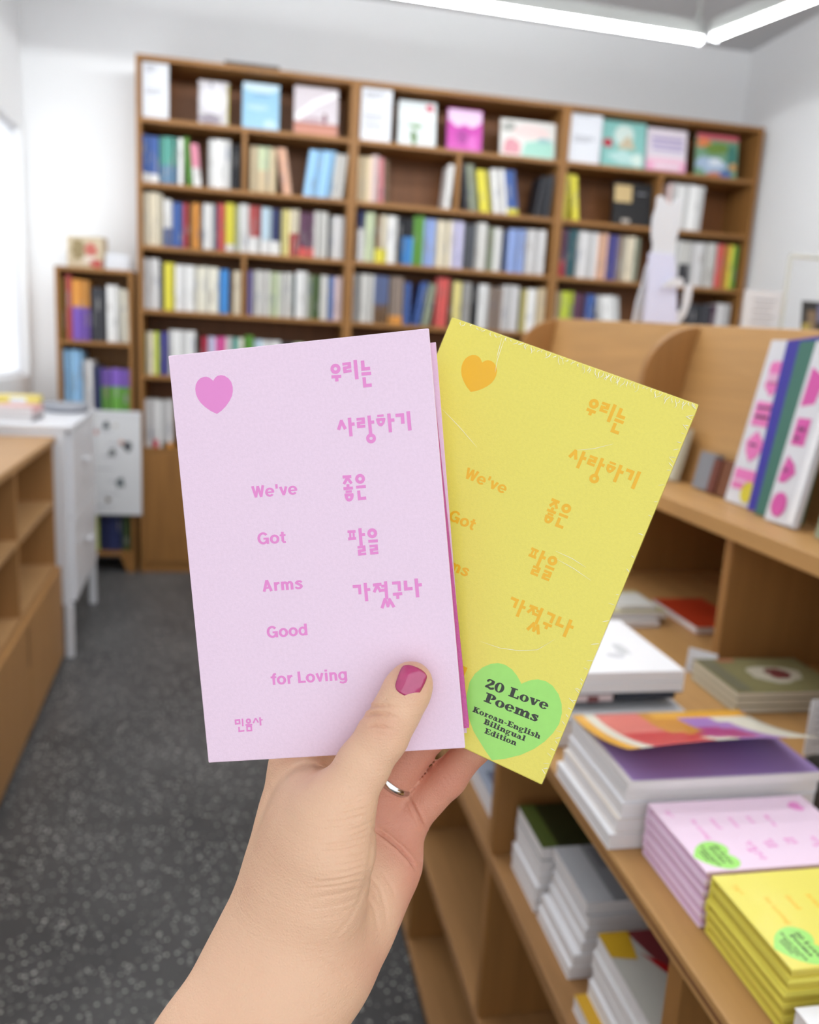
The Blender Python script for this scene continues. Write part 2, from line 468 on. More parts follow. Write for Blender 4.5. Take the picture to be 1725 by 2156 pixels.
SLAB=[('20 Love', [16.35, -50.7], [40.27, -48.89], 3.54), ('Poems', [17.99, -55.56], [38.63, -54.44], 3.54), ('Korean-English', [15.63, -60.78], [41.82, -59.68], 2.03), ('Bilingual', [20.99, -63.19], [37.15, -62.71], 2.03), ('Edition', [22.6, -66.22], [34.86, -65.57], 2.03)]

# rows of books: x0, x1, how many, colour, height mm, lean, colour at the foot, its share
BOOK_ROWS=[
('L', 2, 'left', [(-0.516, -0.44, 4, 'blue', 208, 0, 'white', 0.2), (-0.44, -0.352, 4, 'teal green', 208, 0, 'steel blue', 0.4), (-0.352, -0.33, 1, 'white', 206, 0), (-0.33, -0.287, 2, 'leaf green', 214, -5), (-0.282, -0.247, 2, 'pink', 190, -5, 'white', 0.45), (-0.215, -0.114, 4, 'white', 218, 0), (-0.111, -0.067, 3, 'black', 205, 0)]),
('L', 2, 'right', [(-0.022, 0.014, 2, 'beige', 205, 0), (0.014, 0.071, 3, 'pale green', 208, 0, 'beige', 0.5), (0.072, 0.099, 2, 'beige', 205, 0), (0.103, 0.178, 4, 'peach', 212, -9), (0.231, 0.358, 6, 'sky blue', 218, 7), (0.364, 0.438, 4, 'light grey', 210, 6)]),
('L', 3, 'full', [(-0.518, -0.423, 5, 'cream', 240, 0), (-0.417, -0.38, 3, 'white', 215, 0, 'slate blue', 0.4), (-0.378, -0.33, 3, 'blue', 205, 0), (-0.329, -0.312, 1, 'red', 205, 0), (-0.311, -0.297, 1, 'dark brown', 200, 0), (-0.295, -0.253, 3, 'orange', 208, 0), (-0.251, -0.236, 1, 'dark grey', 205, 0), (-0.234, -0.187, 3, 'white', 212, 0), (-0.183, -0.169, 1, 'navy', 205, 0), (-0.168, -0.136, 2, 'coral red', 218, 0), (-0.133, -0.087, 3, 'yellow', 222, 0, 'white', 0.15), (-0.085, -0.067, 1, 'grey green', 215, 0), (-0.066, -0.024, 2, 'white', 222, 0), (-0.023, 0.031, 3, 'brick red', 220, 0, 'white', 0.35), (0.036, 0.083, 3, 'pale blue', 215, 0, 'white', 0.3), (0.084, 0.126, 2, 'navy', 215, 0, 'white', 0.3), (0.13, 0.169, 2, 'straw yellow', 215, 0), (0.171, 0.216, 2, 'cream', 220, 0, 'brick red', 0.5), (0.22, 0.286, 4, 'plum', 210, 0, 'coral red', 0.22), (0.287, 0.352, 3, 'light grey', 218, 0), (0.354, 0.368, 1, 'black', 205, 0), (0.369, 0.436, 4, 'pale grey', 205, 0)]),
('L', 4, 'left', [(-0.521, -0.439, 4, 'pale grey', 235, 0), (-0.438, -0.419, 1, 'charcoal', 220, 0), (-0.417, -0.368, 3, 'yellow', 222, 0), (-0.365, -0.277, 5, 'white', 215, 0), (-0.275, -0.163, 6, 'ivory', 215, 0), (-0.16, -0.117, 3, 'azure blue', 208, 0), (-0.11, -0.093, 1, 'brown', 205, 0), (-0.092, -0.054, 2, 'cream', 205, 0)]),
('L', 4, 'right', [(-0.025, -0.003, 1, 'purple', 212, 0), (-0.002, 0.081, 5, 'light grey', 215, 0), (0.083, 0.126, 3, 'pale green', 212, 0), (0.128, 0.191, 4, 'light grey', 215, 0), (0.193, 0.207, 1, 'dark teal', 208, 0), (0.209, 0.266, 3, 'white', 225, 0), (0.269, 0.286, 1, 'grey green', 212, 0), (0.289, 0.327, 2, 'dark green', 212, 0), (0.33, 0.365, 2, 'light grey', 214, 0), (0.366, 0.396, 2, 'denim blue', 212, 0), (0.398, 0.437, 2, 'shell pink', 214, 0)]),
('L', 5, 'full', [(-0.523, -0.502, 1, 'olive', 205, 0), (-0.501, -0.466, 2, 'cream', 205, 0), (-0.464, -0.442, 1, 'lime green', 205, 0), (-0.439, -0.399, 3, 'indigo', 205, 0), (-0.396, -0.272, 6, 'white', 220, 0), (-0.267, -0.245, 1, 'dark brown', 195, 0), (-0.243, -0.217, 2, 'crimson', 195, 0), (-0.214, -0.175, 2, 'lilac', 198, 0), (-0.172, -0.129, 3, 'hot pink', 198, 0), (-0.127, -0.092, 2, 'pale grey', 200, 0), (-0.09, -0.066, 1, 'teal green', 198, 0), (-0.064, -0.042, 1, 'ivory', 200, 0), (-0.04, 0.007, 3, 'leaf green', 212, 0), (0.009, 0.051, 2, 'pale blue', 195, 0), (0.054, 0.139, 4, 'white', 195, 0), (0.142, 0.199, 3, 'charcoal', 190, 0), (0.202, 0.274, 4, 'pale green', 190, 0)]),
('L', 6, 'full', [(-0.519, -0.472, 2, 'pale grey', 235, 0), (-0.471, -0.449, 1, 'pale grey', 235, 0, 'crimson', 0.16), (-0.448, -0.43, 1, 'white', 232, 0), (-0.429, -0.405, 1, 'pale grey', 235, 0, 'brown', 0.12), (-0.404, -0.383, 1, 'pale grey', 235, 0, 'orange', 0.1)]),
('M', 2, 'left', [(0.492, 0.555, 3, 'beige', 210, 0), (0.556, 0.591, 2, 'shell pink', 220, 0), (0.592, 0.621, 2, 'rose pink', 212, -2), (0.624, 0.648, 1, 'brown', 205, -2), (0.928, 0.968, 2, 'white', 215, 4)]),
('M', 2, 'right', [(1.032, 1.058, 2, 'charcoal', 222, -8), (1.062, 1.103, 3, 'grey green', 225, -9), (1.118, 1.174, 3, 'yellow', 205, -10), (1.189, 1.258, 4, 'white', 215, -9), (1.265, 1.319, 2, 'blue', 215, -10, 'yellow', 0.15), (1.395, 1.445, 2, 'black', 200, 8), (1.453, 1.503, 3, 'dark grey', 212, 5)]),
('M', 3, 'full', [(0.504, 0.539, 2, 'navy', 240, 0, 'white', 0.65), (0.541, 0.588, 3, 'pale green', 235, 0), (0.593, 0.615, 1, 'brown', 222, 0, 'yellow', 0.3), (0.616, 0.65, 2, 'cream', 228, 0, 'yellow', 0.3), (0.652, 0.701, 3, 'white', 228, 0), (0.704, 0.726, 1, 'black', 225, 0), (0.728, 0.78, 3, 'black', 225, 0, 'azure blue', 0.6), (0.782, 0.831, 3, 'leaf green', 238, 0), (0.833, 0.894, 4, 'periwinkle blue', 228, 0), (0.896, 0.978, 5, 'cream', 228, 0), (0.981, 1.041, 4, 'lilac', 228, 0), (1.044, 1.099, 3, 'dark grey', 222, 0), (1.102, 1.162, 3, 'light grey', 232, 0), (1.165, 1.198, 2, 'grey green', 215, 0), (1.201, 1.242, 2, 'white', 215, 0), (1.279, 1.364, 5, 'periwinkle blue', 218, 0), (1.367, 1.472, 6, 'pale grey', 222, 0)]),
('M', 4, 'full', [(0.491, 0.53, 2, 'grey', 232, 0), (0.531, 0.595, 4, 'light grey', 235, 0), (0.598, 0.669, 4, 'slate blue', 232, 0, 'brown', 0.4), (0.672, 0.746, 3, 'grey brown', 232, 0, 'orange', 0.18), (0.75, 0.784, 2, 'blue', 210, 0), (0.804, 0.839, 2, 'blue', 218, 9), (0.849, 0.886, 2, 'grey green', 212, 8), (0.909, 0.976, 3, 'coral red', 245, 2), (0.982, 1.003, 1, 'brown', 232, 0), (1.006, 1.048, 2, 'straw yellow', 232, 0), (1.051, 1.099, 3, 'grey', 230, 0), (1.113, 1.135, 1, 'black', 225, 0), (1.137, 1.193, 3, 'white', 225, 0), (1.199, 1.265, 4, 'grey brown', 215, 0), (1.268, 1.355, 4, 'pale grey', 230, 0), (1.372, 1.4, 1, 'straw yellow', 215, 0), (1.401, 1.451, 2, 'white', 222, 0), (1.452, 1.5, 3, 'beige', 228, 0)]),
('M', 5, 'full', [(0.498, 0.523, 1, 'crimson', 200, 0), (0.525, 0.561, 2, 'white', 200, 0), (0.563, 0.603, 2, 'pale grey', 205, 0)]),
('R', 2, 'left', [(1.54, 1.579, 2, 'yellow', 225, 0), (1.603, 1.645, 2, 'yellow', 222, -8)]),
('R', 2, 'right', [(2.114, 2.14, 1, 'shell pink', 230, 2), (2.143, 2.329, 7, 'white', 230, 1)]),
('R', 3, 'full', [(1.557, 1.591, 2, 'plum', 240, 1, 'crimson', 0.35), (1.595, 1.641, 2, 'dark teal', 240, 1), (1.645, 1.763, 5, 'pale grey', 235, 0), (1.766, 1.815, 3, 'peach', 235, 0), (1.819, 1.868, 3, 'indigo', 228, 0), (1.871, 1.903, 1, 'grey brown', 228, 0), (1.907, 1.967, 3, 'cream', 228, 0), (1.97, 2.001, 1, 'grey green', 225, 0), (2.162, 2.225, 3, 'white', 230, 0), (2.228, 2.287, 2, 'light grey', 228, 0, 'charcoal', 0.5), (2.291, 2.36, 3, 'pale grey', 228, 0), (2.364, 2.445, 4, 'light grey', 232, 0), (2.448, 2.482, 2, 'coral red', 232, 0), (2.485, 2.513, 1, 'orange', 230, 0), (2.516, 2.542, 1, 'yellow', 230, 0), (2.545, 2.567, 1, 'leaf green', 228, 0)]),
('R', 4, 'full', [(1.539, 1.58, 2, 'beige', 220, 0), (1.591, 1.653, 3, 'lime green', 222, 0), (1.661, 1.718, 3, 'plum', 215, 0), (1.723, 1.788, 2, 'blue', 215, 2, 'navy', 0.3), (1.808, 1.933, 4, 'white', 215, -8), (2.308, 2.452, 5, 'charcoal', 205, 0), (2.455, 2.482, 1, 'plum', 205, 0), (2.485, 2.564, 3, 'pale grey', 215, 0)]),
('S', 1, 'full', [(-0.891, -0.864, 1, 'olive', 285, 0), (-0.863, -0.838, 1, 'coral red', 300, 0), (-0.835, -0.756, 3, 'orange', 282, 0, 'violet', 0.55), (-0.752, -0.684, 3, 'charcoal', 250, 0), (-0.68, -0.63, 2, 'white', 265, 0), (-0.629, -0.568, 3, 'ivory', 250, -2)]),
('S', 2, 'full', [(-0.889, -0.797, 4, 'sky blue', 295, 0), (-0.793, -0.75, 2, 'pale grey', 250, 0), (-0.747, -0.716, 1, 'navy', 225, 0), (-0.713, -0.567, 3, 'violet', 215, 0, 'leaf green', 0.6)]),
('S', 3, 'full', [(-0.757, -0.737, 1, 'lime green', 180, 0), (-0.734, -0.627, 3, 'navy', 200, 0), (-0.625, -0.585, 1, 'dark green', 205, 0)])]

# ------------------------------------------------------------------ the two held books
def rodrigues(r):
    r = np.array(r)
    t = np.linalg.norm(r)
    k = r / t
    K = np.array(((0, -k[2], k[1]), (k[2], 0, -k[0]), (-k[1], k[0], 0)))
    return np.eye(3) + math.sin(t) * K + (1 - math.cos(t)) * K @ K

def book_matrix(rot, pos):
    """pose measured in the camera's frame -> world matrix of a book lying in its own xy plane, cover up"""
    A = CAM_R @ (rodrigues(rot) @ np.diag((1, -1, -1)))
    p = CAM_R @ np.array(pos)
    M = Matrix.Identity(4)
    for i in range(3):
        for j in range(3):
            M[i][j] = A[i][j]
        M[i][3] = p[i] + CAM_POS[i]
    return M

PINK = mat('pink_cover_paper', (241, 216, 237), rough=0.62, spec=0.25, bump=0.10, bscale=1800, var=0.03, vscale=900)
PINK_INK = mat('pink_foil_ink', (235, 146, 212), rough=0.5, spec=0.3)
PINK_EDGE = mat('pink_board_edge', (240, 205, 224), rough=0.7)
MAGENTA = mat('magenta_page_edge', (214, 104, 168), rough=0.7, bump=.3, bscale=1200, var=.06, vscale=1500)
PINKPAGE = mat('rose_page_edge', (216, 176, 204), rough=0.8)
YELLOW = mat('yellow_cover_paper', (236, 224, 100), rough=0.5, spec=0.35, bump=0.10, bscale=1800, var=0.03, vscale=900)
YELLOW_INK = mat('amber_foil_ink', (243, 186, 22), rough=0.5)
YELLOW_EDGE = mat('yellow_board_edge', (240, 228, 130), rough=0.5)
YELLOWPAGE = mat('ochre_page_edge', (206, 188, 76), rough=0.6)
GREEN = mat('green_sticker', (163, 230, 112), rough=0.5, var=.03, vscale=300)
INK = mat('black_sticker_ink', (42, 46, 38), rough=0.6)
BW, BL_, BT = .0945, .150, .0100

def cover_shell(w, l, t, mi=0):
    """front board, spine and back board of a closed hardback; front face in the plane z = 0, spine at -x"""
    b = MB()
    b.box(-w / 2, w / 2, -l / 2, l / 2, -.0016, 0)
    b.box(-w / 2, w / 2, -l / 2, l / 2, -t, -t + .0016)
    b.box(-w / 2, -w / 2 + .0015, -l / 2, l / 2, -t + .0016, -.0016)
    return b

# slab-serif capitals and small letters, cap height 1: R bar, W brush stroke, E ring or bowl
def W_(pts):
    out = []
    for (x0, y0, w0), (x1, y1, w1) in zip(pts[:-1], pts[1:]):
        L = math.hypot(x1 - x0, y1 - y0)
        nx, ny = -(y1 - y0) / L / 2, (x1 - x0) / L / 2
        out.append([(x0 + nx * w0, y0 + ny * w0), (x0 - nx * w0, y0 - ny * w0), (x1 - nx * w1, y1 - ny * w1), (x1 + nx * w1, y1 + ny * w1)])
    for x, y, w in pts[1:-1]:
        out.append([(x + w / 2 * math.cos(k * PI / 4), y + w / 2 * math.sin(k * PI / 4)) for k in range(8)])
    return out

def R_(x0, y0, x1, y1):
    return [[(x0, y0), (x1, y0), (x1, y1), (x0, y1)]]

def E_(cx, cy, rx, ry, ix, iy, a0=0, a1=360):
    n = 24
    out = []
    for k in range(n):
        a, b = math.radians(a0 + (a1 - a0) * k / n), math.radians(a0 + (a1 - a0) * (k + 1) / n)
        out.append([(cx + rx * math.cos(a), cy + ry * math.sin(a)), (cx + rx * math.cos(b), cy + ry * math.sin(b)),
                    (cx + ix * math.cos(b), cy + iy * math.sin(b)), (cx + ix * math.cos(a), cy + iy * math.sin(a))])
    return out

def arch(x):
    return W_([(x, .5, .12), (x + .1, .62, .15), (x + .22, .62, .19), (x + .31, .5, .25)])

GL = {
    '2': (.72, W_([(.16, .70, .2), (.10, .80, .16), (.2, .93, .14), (.36, .95, .14), (.52, .86, .24), (.5, .64, .26), (.3, .42, .18), (.1, .2, .15), (.06, .08, .14)]) + W_([(.05, .1, .12), (.22, .17, .18), (.45, .08, .22), (.62, .16, .2), (.66, .3, .1)])),
    '0': (.80, E_(.36, .5, .37, .52, .12, .42)),
    'L': (.84, R_(.1, 0, .4, 1) + R_(0, .87, .56, 1) + R_(0, 0, .78, .14) + R_(.66, 0, .78, .34)),
    'o': (.74, E_(.34, .35, .35, .37, .11, .27)),
    'v': (.78, W_([(.17, .66, .29), (.38, .0, .22)]) + W_([(.6, .66, .12), (.4, .02, .14)]) + R_(0, .58, .38, .7) + R_(.46, .58, .78, .7)),
    'e': (.72, E_(.34, .35, .35, .37, .11, .27, 0, 325) + R_(.2, .32, .66, .41)),
    'P': (.84, R_(.12, 0, .42, 1) + R_(0, .87, .5, 1) + R_(0, 0, .58, .13) + E_(.44, .71, .36, .29, .1, .17, -90, 90)),
    'm': (1.22, R_(.08, 0, .34, .7) + R_(.46, 0, .72, .55) + R_(.86, 0, 1.12, .55) + arch(.3) + arch(.69) + R_(0, 0, .42, .12) + R_(.44, 0, .8, .12) + R_(.83, 0, 1.2, .12) + R_(0, .58, .3, .7)),
    's': (.62, W_([(.50, .50, .1), (.42, .63, .13), (.24, .64, .15), (.14, .53, .22), (.3, .39, .26), (.45, .22, .24), (.38, .07, .16), (.2, .05, .12), (.07, .16, .1)]) + R_(.44, .46, .54, .7) + R_(.03, 0, .12, .24)),
    'K': (1.0, R_(.1, 0, .4, 1) + R_(0, .87, .52, 1) + R_(0, 0, .52, .13) + W_([(.74, .94, .14), (.36, .48, .16)]) + W_([(.42, .58, .28), (.76, .05, .3)]) + R_(.56, 0, .98, .13) + R_(.56, .87, .92, 1)),
    'r': (.64, R_(.1, 0, .37, .7) + R_(0, 0, .48, .12) + R_(0, .58, .3, .7) + W_([(.34, .48, .14), (.44, .62, .16), (.56, .56, .2)])),
    'a': (.76, W_([(.12, .5, .18), (.2, .64, .13), (.36, .62, .17), (.45, .46, .27), (.45, .06, .27)]) + E_(.26, .2, .25, .22, .08, .12) + R_(.42, 0, .72, .11)),
    'n': (.86, R_(.08, 0, .34, .7) + R_(.48, 0, .74, .55) + arch(.31) + R_(0, 0, .42, .12) + R_(.44, 0, .82, .12) + R_(0, .58, .3, .7)),
    '-': (.5, R_(.06, .26, .42, .42)),
    'E': (.90, R_(.12, 0, .42, 1) + R_(0, .87, .8, 1) + R_(0, 0, .84, .14) + R_(.3, .44, .62, .56) + R_(.7, .68, .8, 1) + R_(.73, 0, .84, .32) + R_(.54, .34, .63, .66)),
    'g': (.72, E_(.28, .46, .28, .25, .09, .16) + E_(.32, -.1, .32, .17, .16, .08) + W_([(.12, .26, .12), (.12, .12, .14), (.42, .07, .14)]) + R_(.46, .58, .7, .7)),
    'l': (.50, R_(.1, 0, .37, 1) + R_(0, .88, .3, 1) + R_(0, 0, .48, .12)),
    'i': (.50, R_(.1, 0, .37, .7) + R_(0, .58, .3, .7) + R_(0, 0, .48, .12) + E_(.24, .89, .15, .13, 0, 0)),
    'h': (.86, R_(.08, 0, .34, 1) + R_(0, .88, .3, 1) + R_(.48, 0, .74, .55) + arch(.31) + R_(0, 0, .42, .12) + R_(.44, 0, .82, .12)),
    'B': (.88, R_(.12, 0, .42, 1) + R_(0, .87, .5, 1) + R_(0, 0, .5, .13) + E_(.46, .74, .31, .26, .08, .14, -90, 90) + E_(.47, .28, .37, .28, .1, .15, -90, 90)),
    'u': (.86, R_(.1, .1, .37, .7) + R_(.5, 0, .76, .7) + R_(0, .58, .3, .7) + R_(.42, .58, .7, .7) + R_(.7, 0, .86, .12) + W_([(.235, .2, .27), (.33, .06, .15), (.56, .12, .12)])),
    'd': (.84, E_(.31, .35, .31, .37, .1, .26) + R_(.44, 0, .7, 1) + R_(.34, .88, .6, 1) + R_(.6, 0, .82, .12)),
    't': (.58, R_(.14, .1, .4, .92) + R_(0, .58, .54, .7) + W_([(.27, .15, .26), (.36, .05, .15), (.52, .14, .1)])),
    ' ': (.36, []),
}

def slab_text(mb, txt, left, right, cap, z, GL=GL):
    adv = sum(GL[c][0] for c in txt) - .06
    ux, uy = right[0] - left[0], right[1] - left[1]
    L = math.hypot(ux, uy)
    ux, uy = ux / L, uy / L
    sx = L / adv
    x = 0.0
    for c in txt:
        w, polys = GL[c]
        for pi_, p in enumerate(polys):
            zp = z + pi_ * 2e-6
            q = []
            for a, b in p:
                X, Y = (x + a) * sx, b * cap
                q.append(((left[0] + ux * X - uy * Y) * .001, (left[1] + uy * X + ux * Y) * .001, zp))
            mb.add(q, [tuple(range(len(q)))])
        x += w

# bold grotesque letters, cap height 1, for the English lines
SANS = {
    'W': (1.04, W_([(.11, 1, .21), (.31, .02, .19)]) + W_([(.31, .02, .19), (.51, .98, .19)]) + W_([(.51, .98, .19), (.71, .02, .19)]) + W_([(.71, .02, .19), (.91, 1, .21)])),
    'e': (.75, E_(.35, .37, .35, .39, .155, .225, 0, 322) + R_(.14, .30, .68, .43)),
    "'": (.32, R_(.06, .62, .24, 1)),
    'v': (.68, W_([(.11, .74, .21), (.33, .02, .18)]) + W_([(.55, .74, .21), (.33, .02, .18)])),
    'G': (.95, E_(.44, .5, .44, .52, .225, .33, 38, 345) + R_(.47, .38, .88, .54) + R_(.70, 0, .88, .5)),
    'o': (.78, E_(.37, .37, .37, .39, .155, .21)),
    't': (.50, R_(.11, .14, .32, .95) + R_(0, .58, .45, .74) + W_([(.215, .2, .21), (.28, .07, .17), (.44, .08, .16)])),
    'A': (.80, W_([(.11, 0, .21), (.37, .97, .2)]) + W_([(.37, .97, .2), (.65, 0, .21)]) + R_(.2, .22, .58, .38)),
    'r': (.52, R_(.07, 0, .28, .74) + W_([(.25, .5, .16), (.34, .65, .18), (.49, .66, .19)])),
    'm': (1.04, R_(.07, 0, .28, .74) + W_([(.2, .5, .14), (.32, .65, .18), (.45, .63, .19), (.51, .5, .21)]) + R_(.405, 0, .615, .55) + W_([(.54, .5, .14), (.66, .65, .18), (.79, .63, .19), (.86, .5, .21)]) + R_(.755, 0, .965, .55)),
    's': (.66, W_([(.56, .55, .15), (.44, .66, .17), (.26, .66, .17), (.15, .54, .2), (.3, .42, .2), (.46, .34, .2), (.52, .2, .2), (.4, .07, .17), (.2, .07, .17), (.07, .19, .15)])),
    'd': (.78, E_(.35, .37, .35, .39, .145, .215) + R_(.49, 0, .70, 1)),
    'f': (.48, R_(.13, 0, .34, .8) + R_(0, .58, .46, .74) + W_([(.235, .74, .21), (.29, .9, .19), (.46, .92, .17)])),
    'L': (.70, R_(.07, 0, .29, 1) + R_(.07, 0, .68, .18)),
    'i': (.35, R_(.07, 0, .28, .74) + R_(.07, .83, .28, 1)),
    'n': (.76, R_(.07, 0, .28, .74) + W_([(.2, .5, .14), (.34, .65, .18), (.5, .63, .19), (.57, .5, .21)]) + R_(.465, 0, .675, .55)),
    'g': (.78, E_(.35, .37, .35, .39, .145, .215) + R_(.49, -.06, .70, .74) + W_([(.595, -.02, .21), (.53, -.16, .18), (.33, -.21, .16), (.09, -.14, .15)])),
    ' ': (.32, []),
}

def cover_print(root, ink, dx=0.0, dy=0.0, z=4e-5):
    """heart, Korean title down the right, English title down the left, imprint at the foot"""
    kids = []
    h = MB().strokes([['P', HEART]], z, dx, dy)
    kids.append(part('heart_motif', h, ink, root))
    for wd in HANGUL:
        kids.append(part('lettering', MB().strokes(wd, z, dx, dy), ink, root))
    for txt, a, b in ENGLISH:
        mb = MB()
        slab_text(mb, txt, (a[0] + dx, a[1] + dy), (b[0] + dx, b[1] + dy), 4.25, z, SANS)
        kids.append(part('lettering', mb, ink, root))
    return kids

def sticker(root, z=6e-5):
    st = part('sticker', MB().prism([(x * .001, y * .001) for x, y in STICKER], 2e-5, z), GREEN, root, label='heart shaped green sticker')
    for txt, a, b, cap in SLAB:
        mb = MB()
        slab_text(mb, txt, a, b, cap, z + 3e-5)
        part('lettering', mb, INK, st)
    return st

# pink book: front cover a little open over the page block
pink = thing('poetry_book', 'small light pink book with a pink heart, held in front of the yellow one', 'book',
             M=book_matrix((0.04157525, 0.09221246, -0.08658061), (-0.03349003, 0.01398838, 0.29610186)), group='books held in the hand')
fc = part('front_cover', B(-BW / 2 - .0006, BW / 2, -BL_ / 2, BL_ / 2, -.0017, 0), PINK, pink)
bevel(fc, .0004)
cover_print(pink, PINK_INK)
blk = MB()
Mb = Matrix.Translation((-BW / 2, -.0006, 0)) @ Matrix.Rotation(math.radians(1.0), 4, 'Z') @ Matrix.Rotation(math.radians(1.2), 4, 'Y')
blk.box(.001, BW + .0007, -BL_ / 2 + .0050, BL_ / 2 - .0030, -.0066, -.0019, 0, Mb)
part('page_block', blk, MAGENTA, pink, label='magenta page block edge')
bc = MB()
Mc = Matrix.Translation((-BW / 2, 0, 0)) @ Matrix.Rotation(math.radians(-.42), 4, 'Z') @ Matrix.Rotation(math.radians(1.2), 4, 'Y')
bc.box(.0013, BW + .0013, -BL_ / 2 + .0034, BL_ / 2 - .0030, -.0085, -.0069, 0, Mc)
part('back_cover', bc, PINK, pink)
sp = MB()
sp.box(-BW / 2, -BW / 2 + .0012, -BL_ / 2 + .001, BL_ / 2 - .001, -.0084, -.0018)
part('spine', sp, PINK, pink)

# yellow book in shrink wrap
YW, YL = .0975, .1492
yel = thing('poetry_book', 'small yellow shrink-wrapped book with a green heart sticker, held behind the pink one', 'book',
            M=book_matrix((-0.02660758, 0.20437419, 0.38851312), (0.03222332, 0.01202875, 0.30763957)), group='books held in the hand')
yc = part('cover', cover_shell(YW, YL, BT), YELLOW, yel)
bevel(yc, .0005)
part('page_block', B(-YW / 2 + .0017, YW / 2 - .002, -YL / 2 + .0022, YL / 2 - .0022, -BT + .0017, -.0017), YELLOWPAGE, yel)
cover_print(yel, YELLOW_INK, 1.0, -2.3)
sticker(yel)
FILM = bpy.data.materials.new('shrink_film')
FILM.use_nodes = True
_nt = FILM.node_tree
_nt.nodes.remove(_nt.nodes['Principled BSDF'])
_tr = _nt.nodes.new('ShaderNodeBsdfTransparent')
_gl = _nt.nodes.new('ShaderNodeBsdfGlossy')
_gl.inputs['Roughness'].default_value = 0.16
_fc = _nt.nodes.new('ShaderNodeLayerWeight')       # both sides of the film reflect alike
_pw = _nt.nodes.new('ShaderNodeMath')
_pw.operation = 'POWER'
_pw.inputs[1].default_value = 5.0
_nt.links.new(_fc.outputs['Facing'], _pw.inputs[0])
_lw = _nt.nodes.new('ShaderNodeMath')
_lw.operation = 'MULTIPLY_ADD'
_lw.inputs[1].default_value = 0.6
_lw.inputs[2].default_value = 0.018
_nt.links.new(_pw.outputs[0], _lw.inputs[0])
_ns = _nt.nodes.new('ShaderNodeTexNoise')
_ns.inputs['Scale'].default_value = 26
_ns.inputs['Detail'].default_value = 4
_tc = _nt.nodes.new('ShaderNodeTexCoord')
_nt.links.new(_tc.outputs['Object'], _ns.inputs['Vector'])
_bp = _nt.nodes.new('ShaderNodeBump')
_bp.inputs['Strength'].default_value = 0.5
_bp.inputs['Distance'].default_value = 0.002
_nt.links.new(_ns.outputs['Fac'], _bp.inputs['Height'])
_nt.links.new(_bp.outputs['Normal'], _gl.inputs['Normal'])
_mx = _nt.nodes.new('ShaderNodeMixShader')
_nt.links.new(_lw.outputs[0], _mx.inputs[0])
_nt.links.new(_tr.outputs[0], _mx.inputs[1])
_nt.links.new(_gl.outputs[0], _mx.inputs[2])
_nt.links.new(_mx.outputs[0], _nt.nodes['Material Output'].inputs['Surface'])
e = .00025
fm = MB().box(-YW / 2 - e, YW / 2 + e, -YL / 2 - e, YL / 2 + e, -BT - e, e)
film = part('shrink_wrap', fm, FILM, yel, label='clear glossy shrink wrap film')
bevel(film, .0006, 3)
# crimped film: little raised folds along the top and right edges, a few long creases
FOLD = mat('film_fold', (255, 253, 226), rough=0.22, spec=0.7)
rf = random.Random(11)
fold = MB()
def ridge(pts, w, h):
    pts = [Vector(p) for p in pts]
    vs, fs = [], []
    for i, p in enumerate(pts):
        d = (pts[min(i + 1, len(pts) - 1)] - pts[max(i - 1, 0)]).normalized()
        n = Vector((-d.y, d.x, 0))
        k = math.sin(PI * (i + .4) / (len(pts) - .2))
        vs += [p + n * w * k * .5, p + Vector((0, 0, h * k + 1e-5)), p - n * w * k * .5]
    for i in range(len(pts) - 1):
        a = i * 3
        fs += [(a, a + 1, a + 4, a + 3), (a + 1, a + 2, a + 5, a + 4)]
    fold.add(vs, fs)
zf = e + 2e-5
x = -YW / 2 + .004
while x < YW / 2 - .0015:
    dens = .25 + .75 * max(0, (x + YW / 2) / YW)
    L = rf.uniform(.0008, .0032) * (0.6 + .6 * dens)
    s = rf.uniform(-.6, .6)
    y0 = YL / 2 - rf.uniform(.0002, .0008)
    pts = [(x + s * L * t + .0006 * math.sin(5 * t + x * 900) * t, y0 - L * t, zf) for t in (0, .25, .5, .75, 1)]
    ridge(pts, rf.uniform(.00018, .00038), .00012)
    x += rf.uniform(.0006, .0021) / (.5 + dens * .7)
y = YL / 2 - .002
while y > -YL / 2 + .002:
    dens = 1.0 if y > .05 or y < -.03 else .35
    L = rf.uniform(.0008, .0026)
    s = rf.uniform(-.7, .7)
    x0 = YW / 2 - rf.uniform(.0001, .0006)
    ridge([(x0 - L * t, y + s * L * t, zf) for t in (0, .33, .66, 1)], rf.uniform(.00018, .00036), .00012)
    y -= rf.uniform(.0012, .0034) / dens
for pts in ([(-.0264, .0738), (-.0262, .069), (-.0258, .0645), (-.0248, .060)], [(-.0275, .0735), (-.0268, .0685), (-.0264, .0655)], [(-.0388, .0402), (-.030, .0362), (-.0203, .0312)],
            [(.0146, .0436), (.020, .0462), (.026, .0505)], [(.0214, .0061), (.028, .0058), (.0339, .0047)], [(.0230, .0035), (.030, .0026), (.0372, .0010)],
            [(.0335, -.0237), (.029, -.0300), (.0232, -.0330), (.0160, -.0350), (.0082, -.0357)]):
    v = [(p[0], p[1], zf) for p in pts]
    dd = []
    for a, b in zip(v[:-1], v[1:]):
        for t in (0, .33, .66):
            dd.append(tuple(a[i] + (b[i] - a[i]) * t for i in range(3)))
    ridge(dd + [v[-1]], .00022, .00007)
part('film_fold', fold, FOLD, yel, kind='stuff')

# ------------------------------------------------------------------ the hand
S_MM = 1000.0

def cam_mm(px, py, d):
    return np.array(((px - 862.5) / FPX * d, (py - 1078.0) / FPX * d, d), dtype=np.float32)

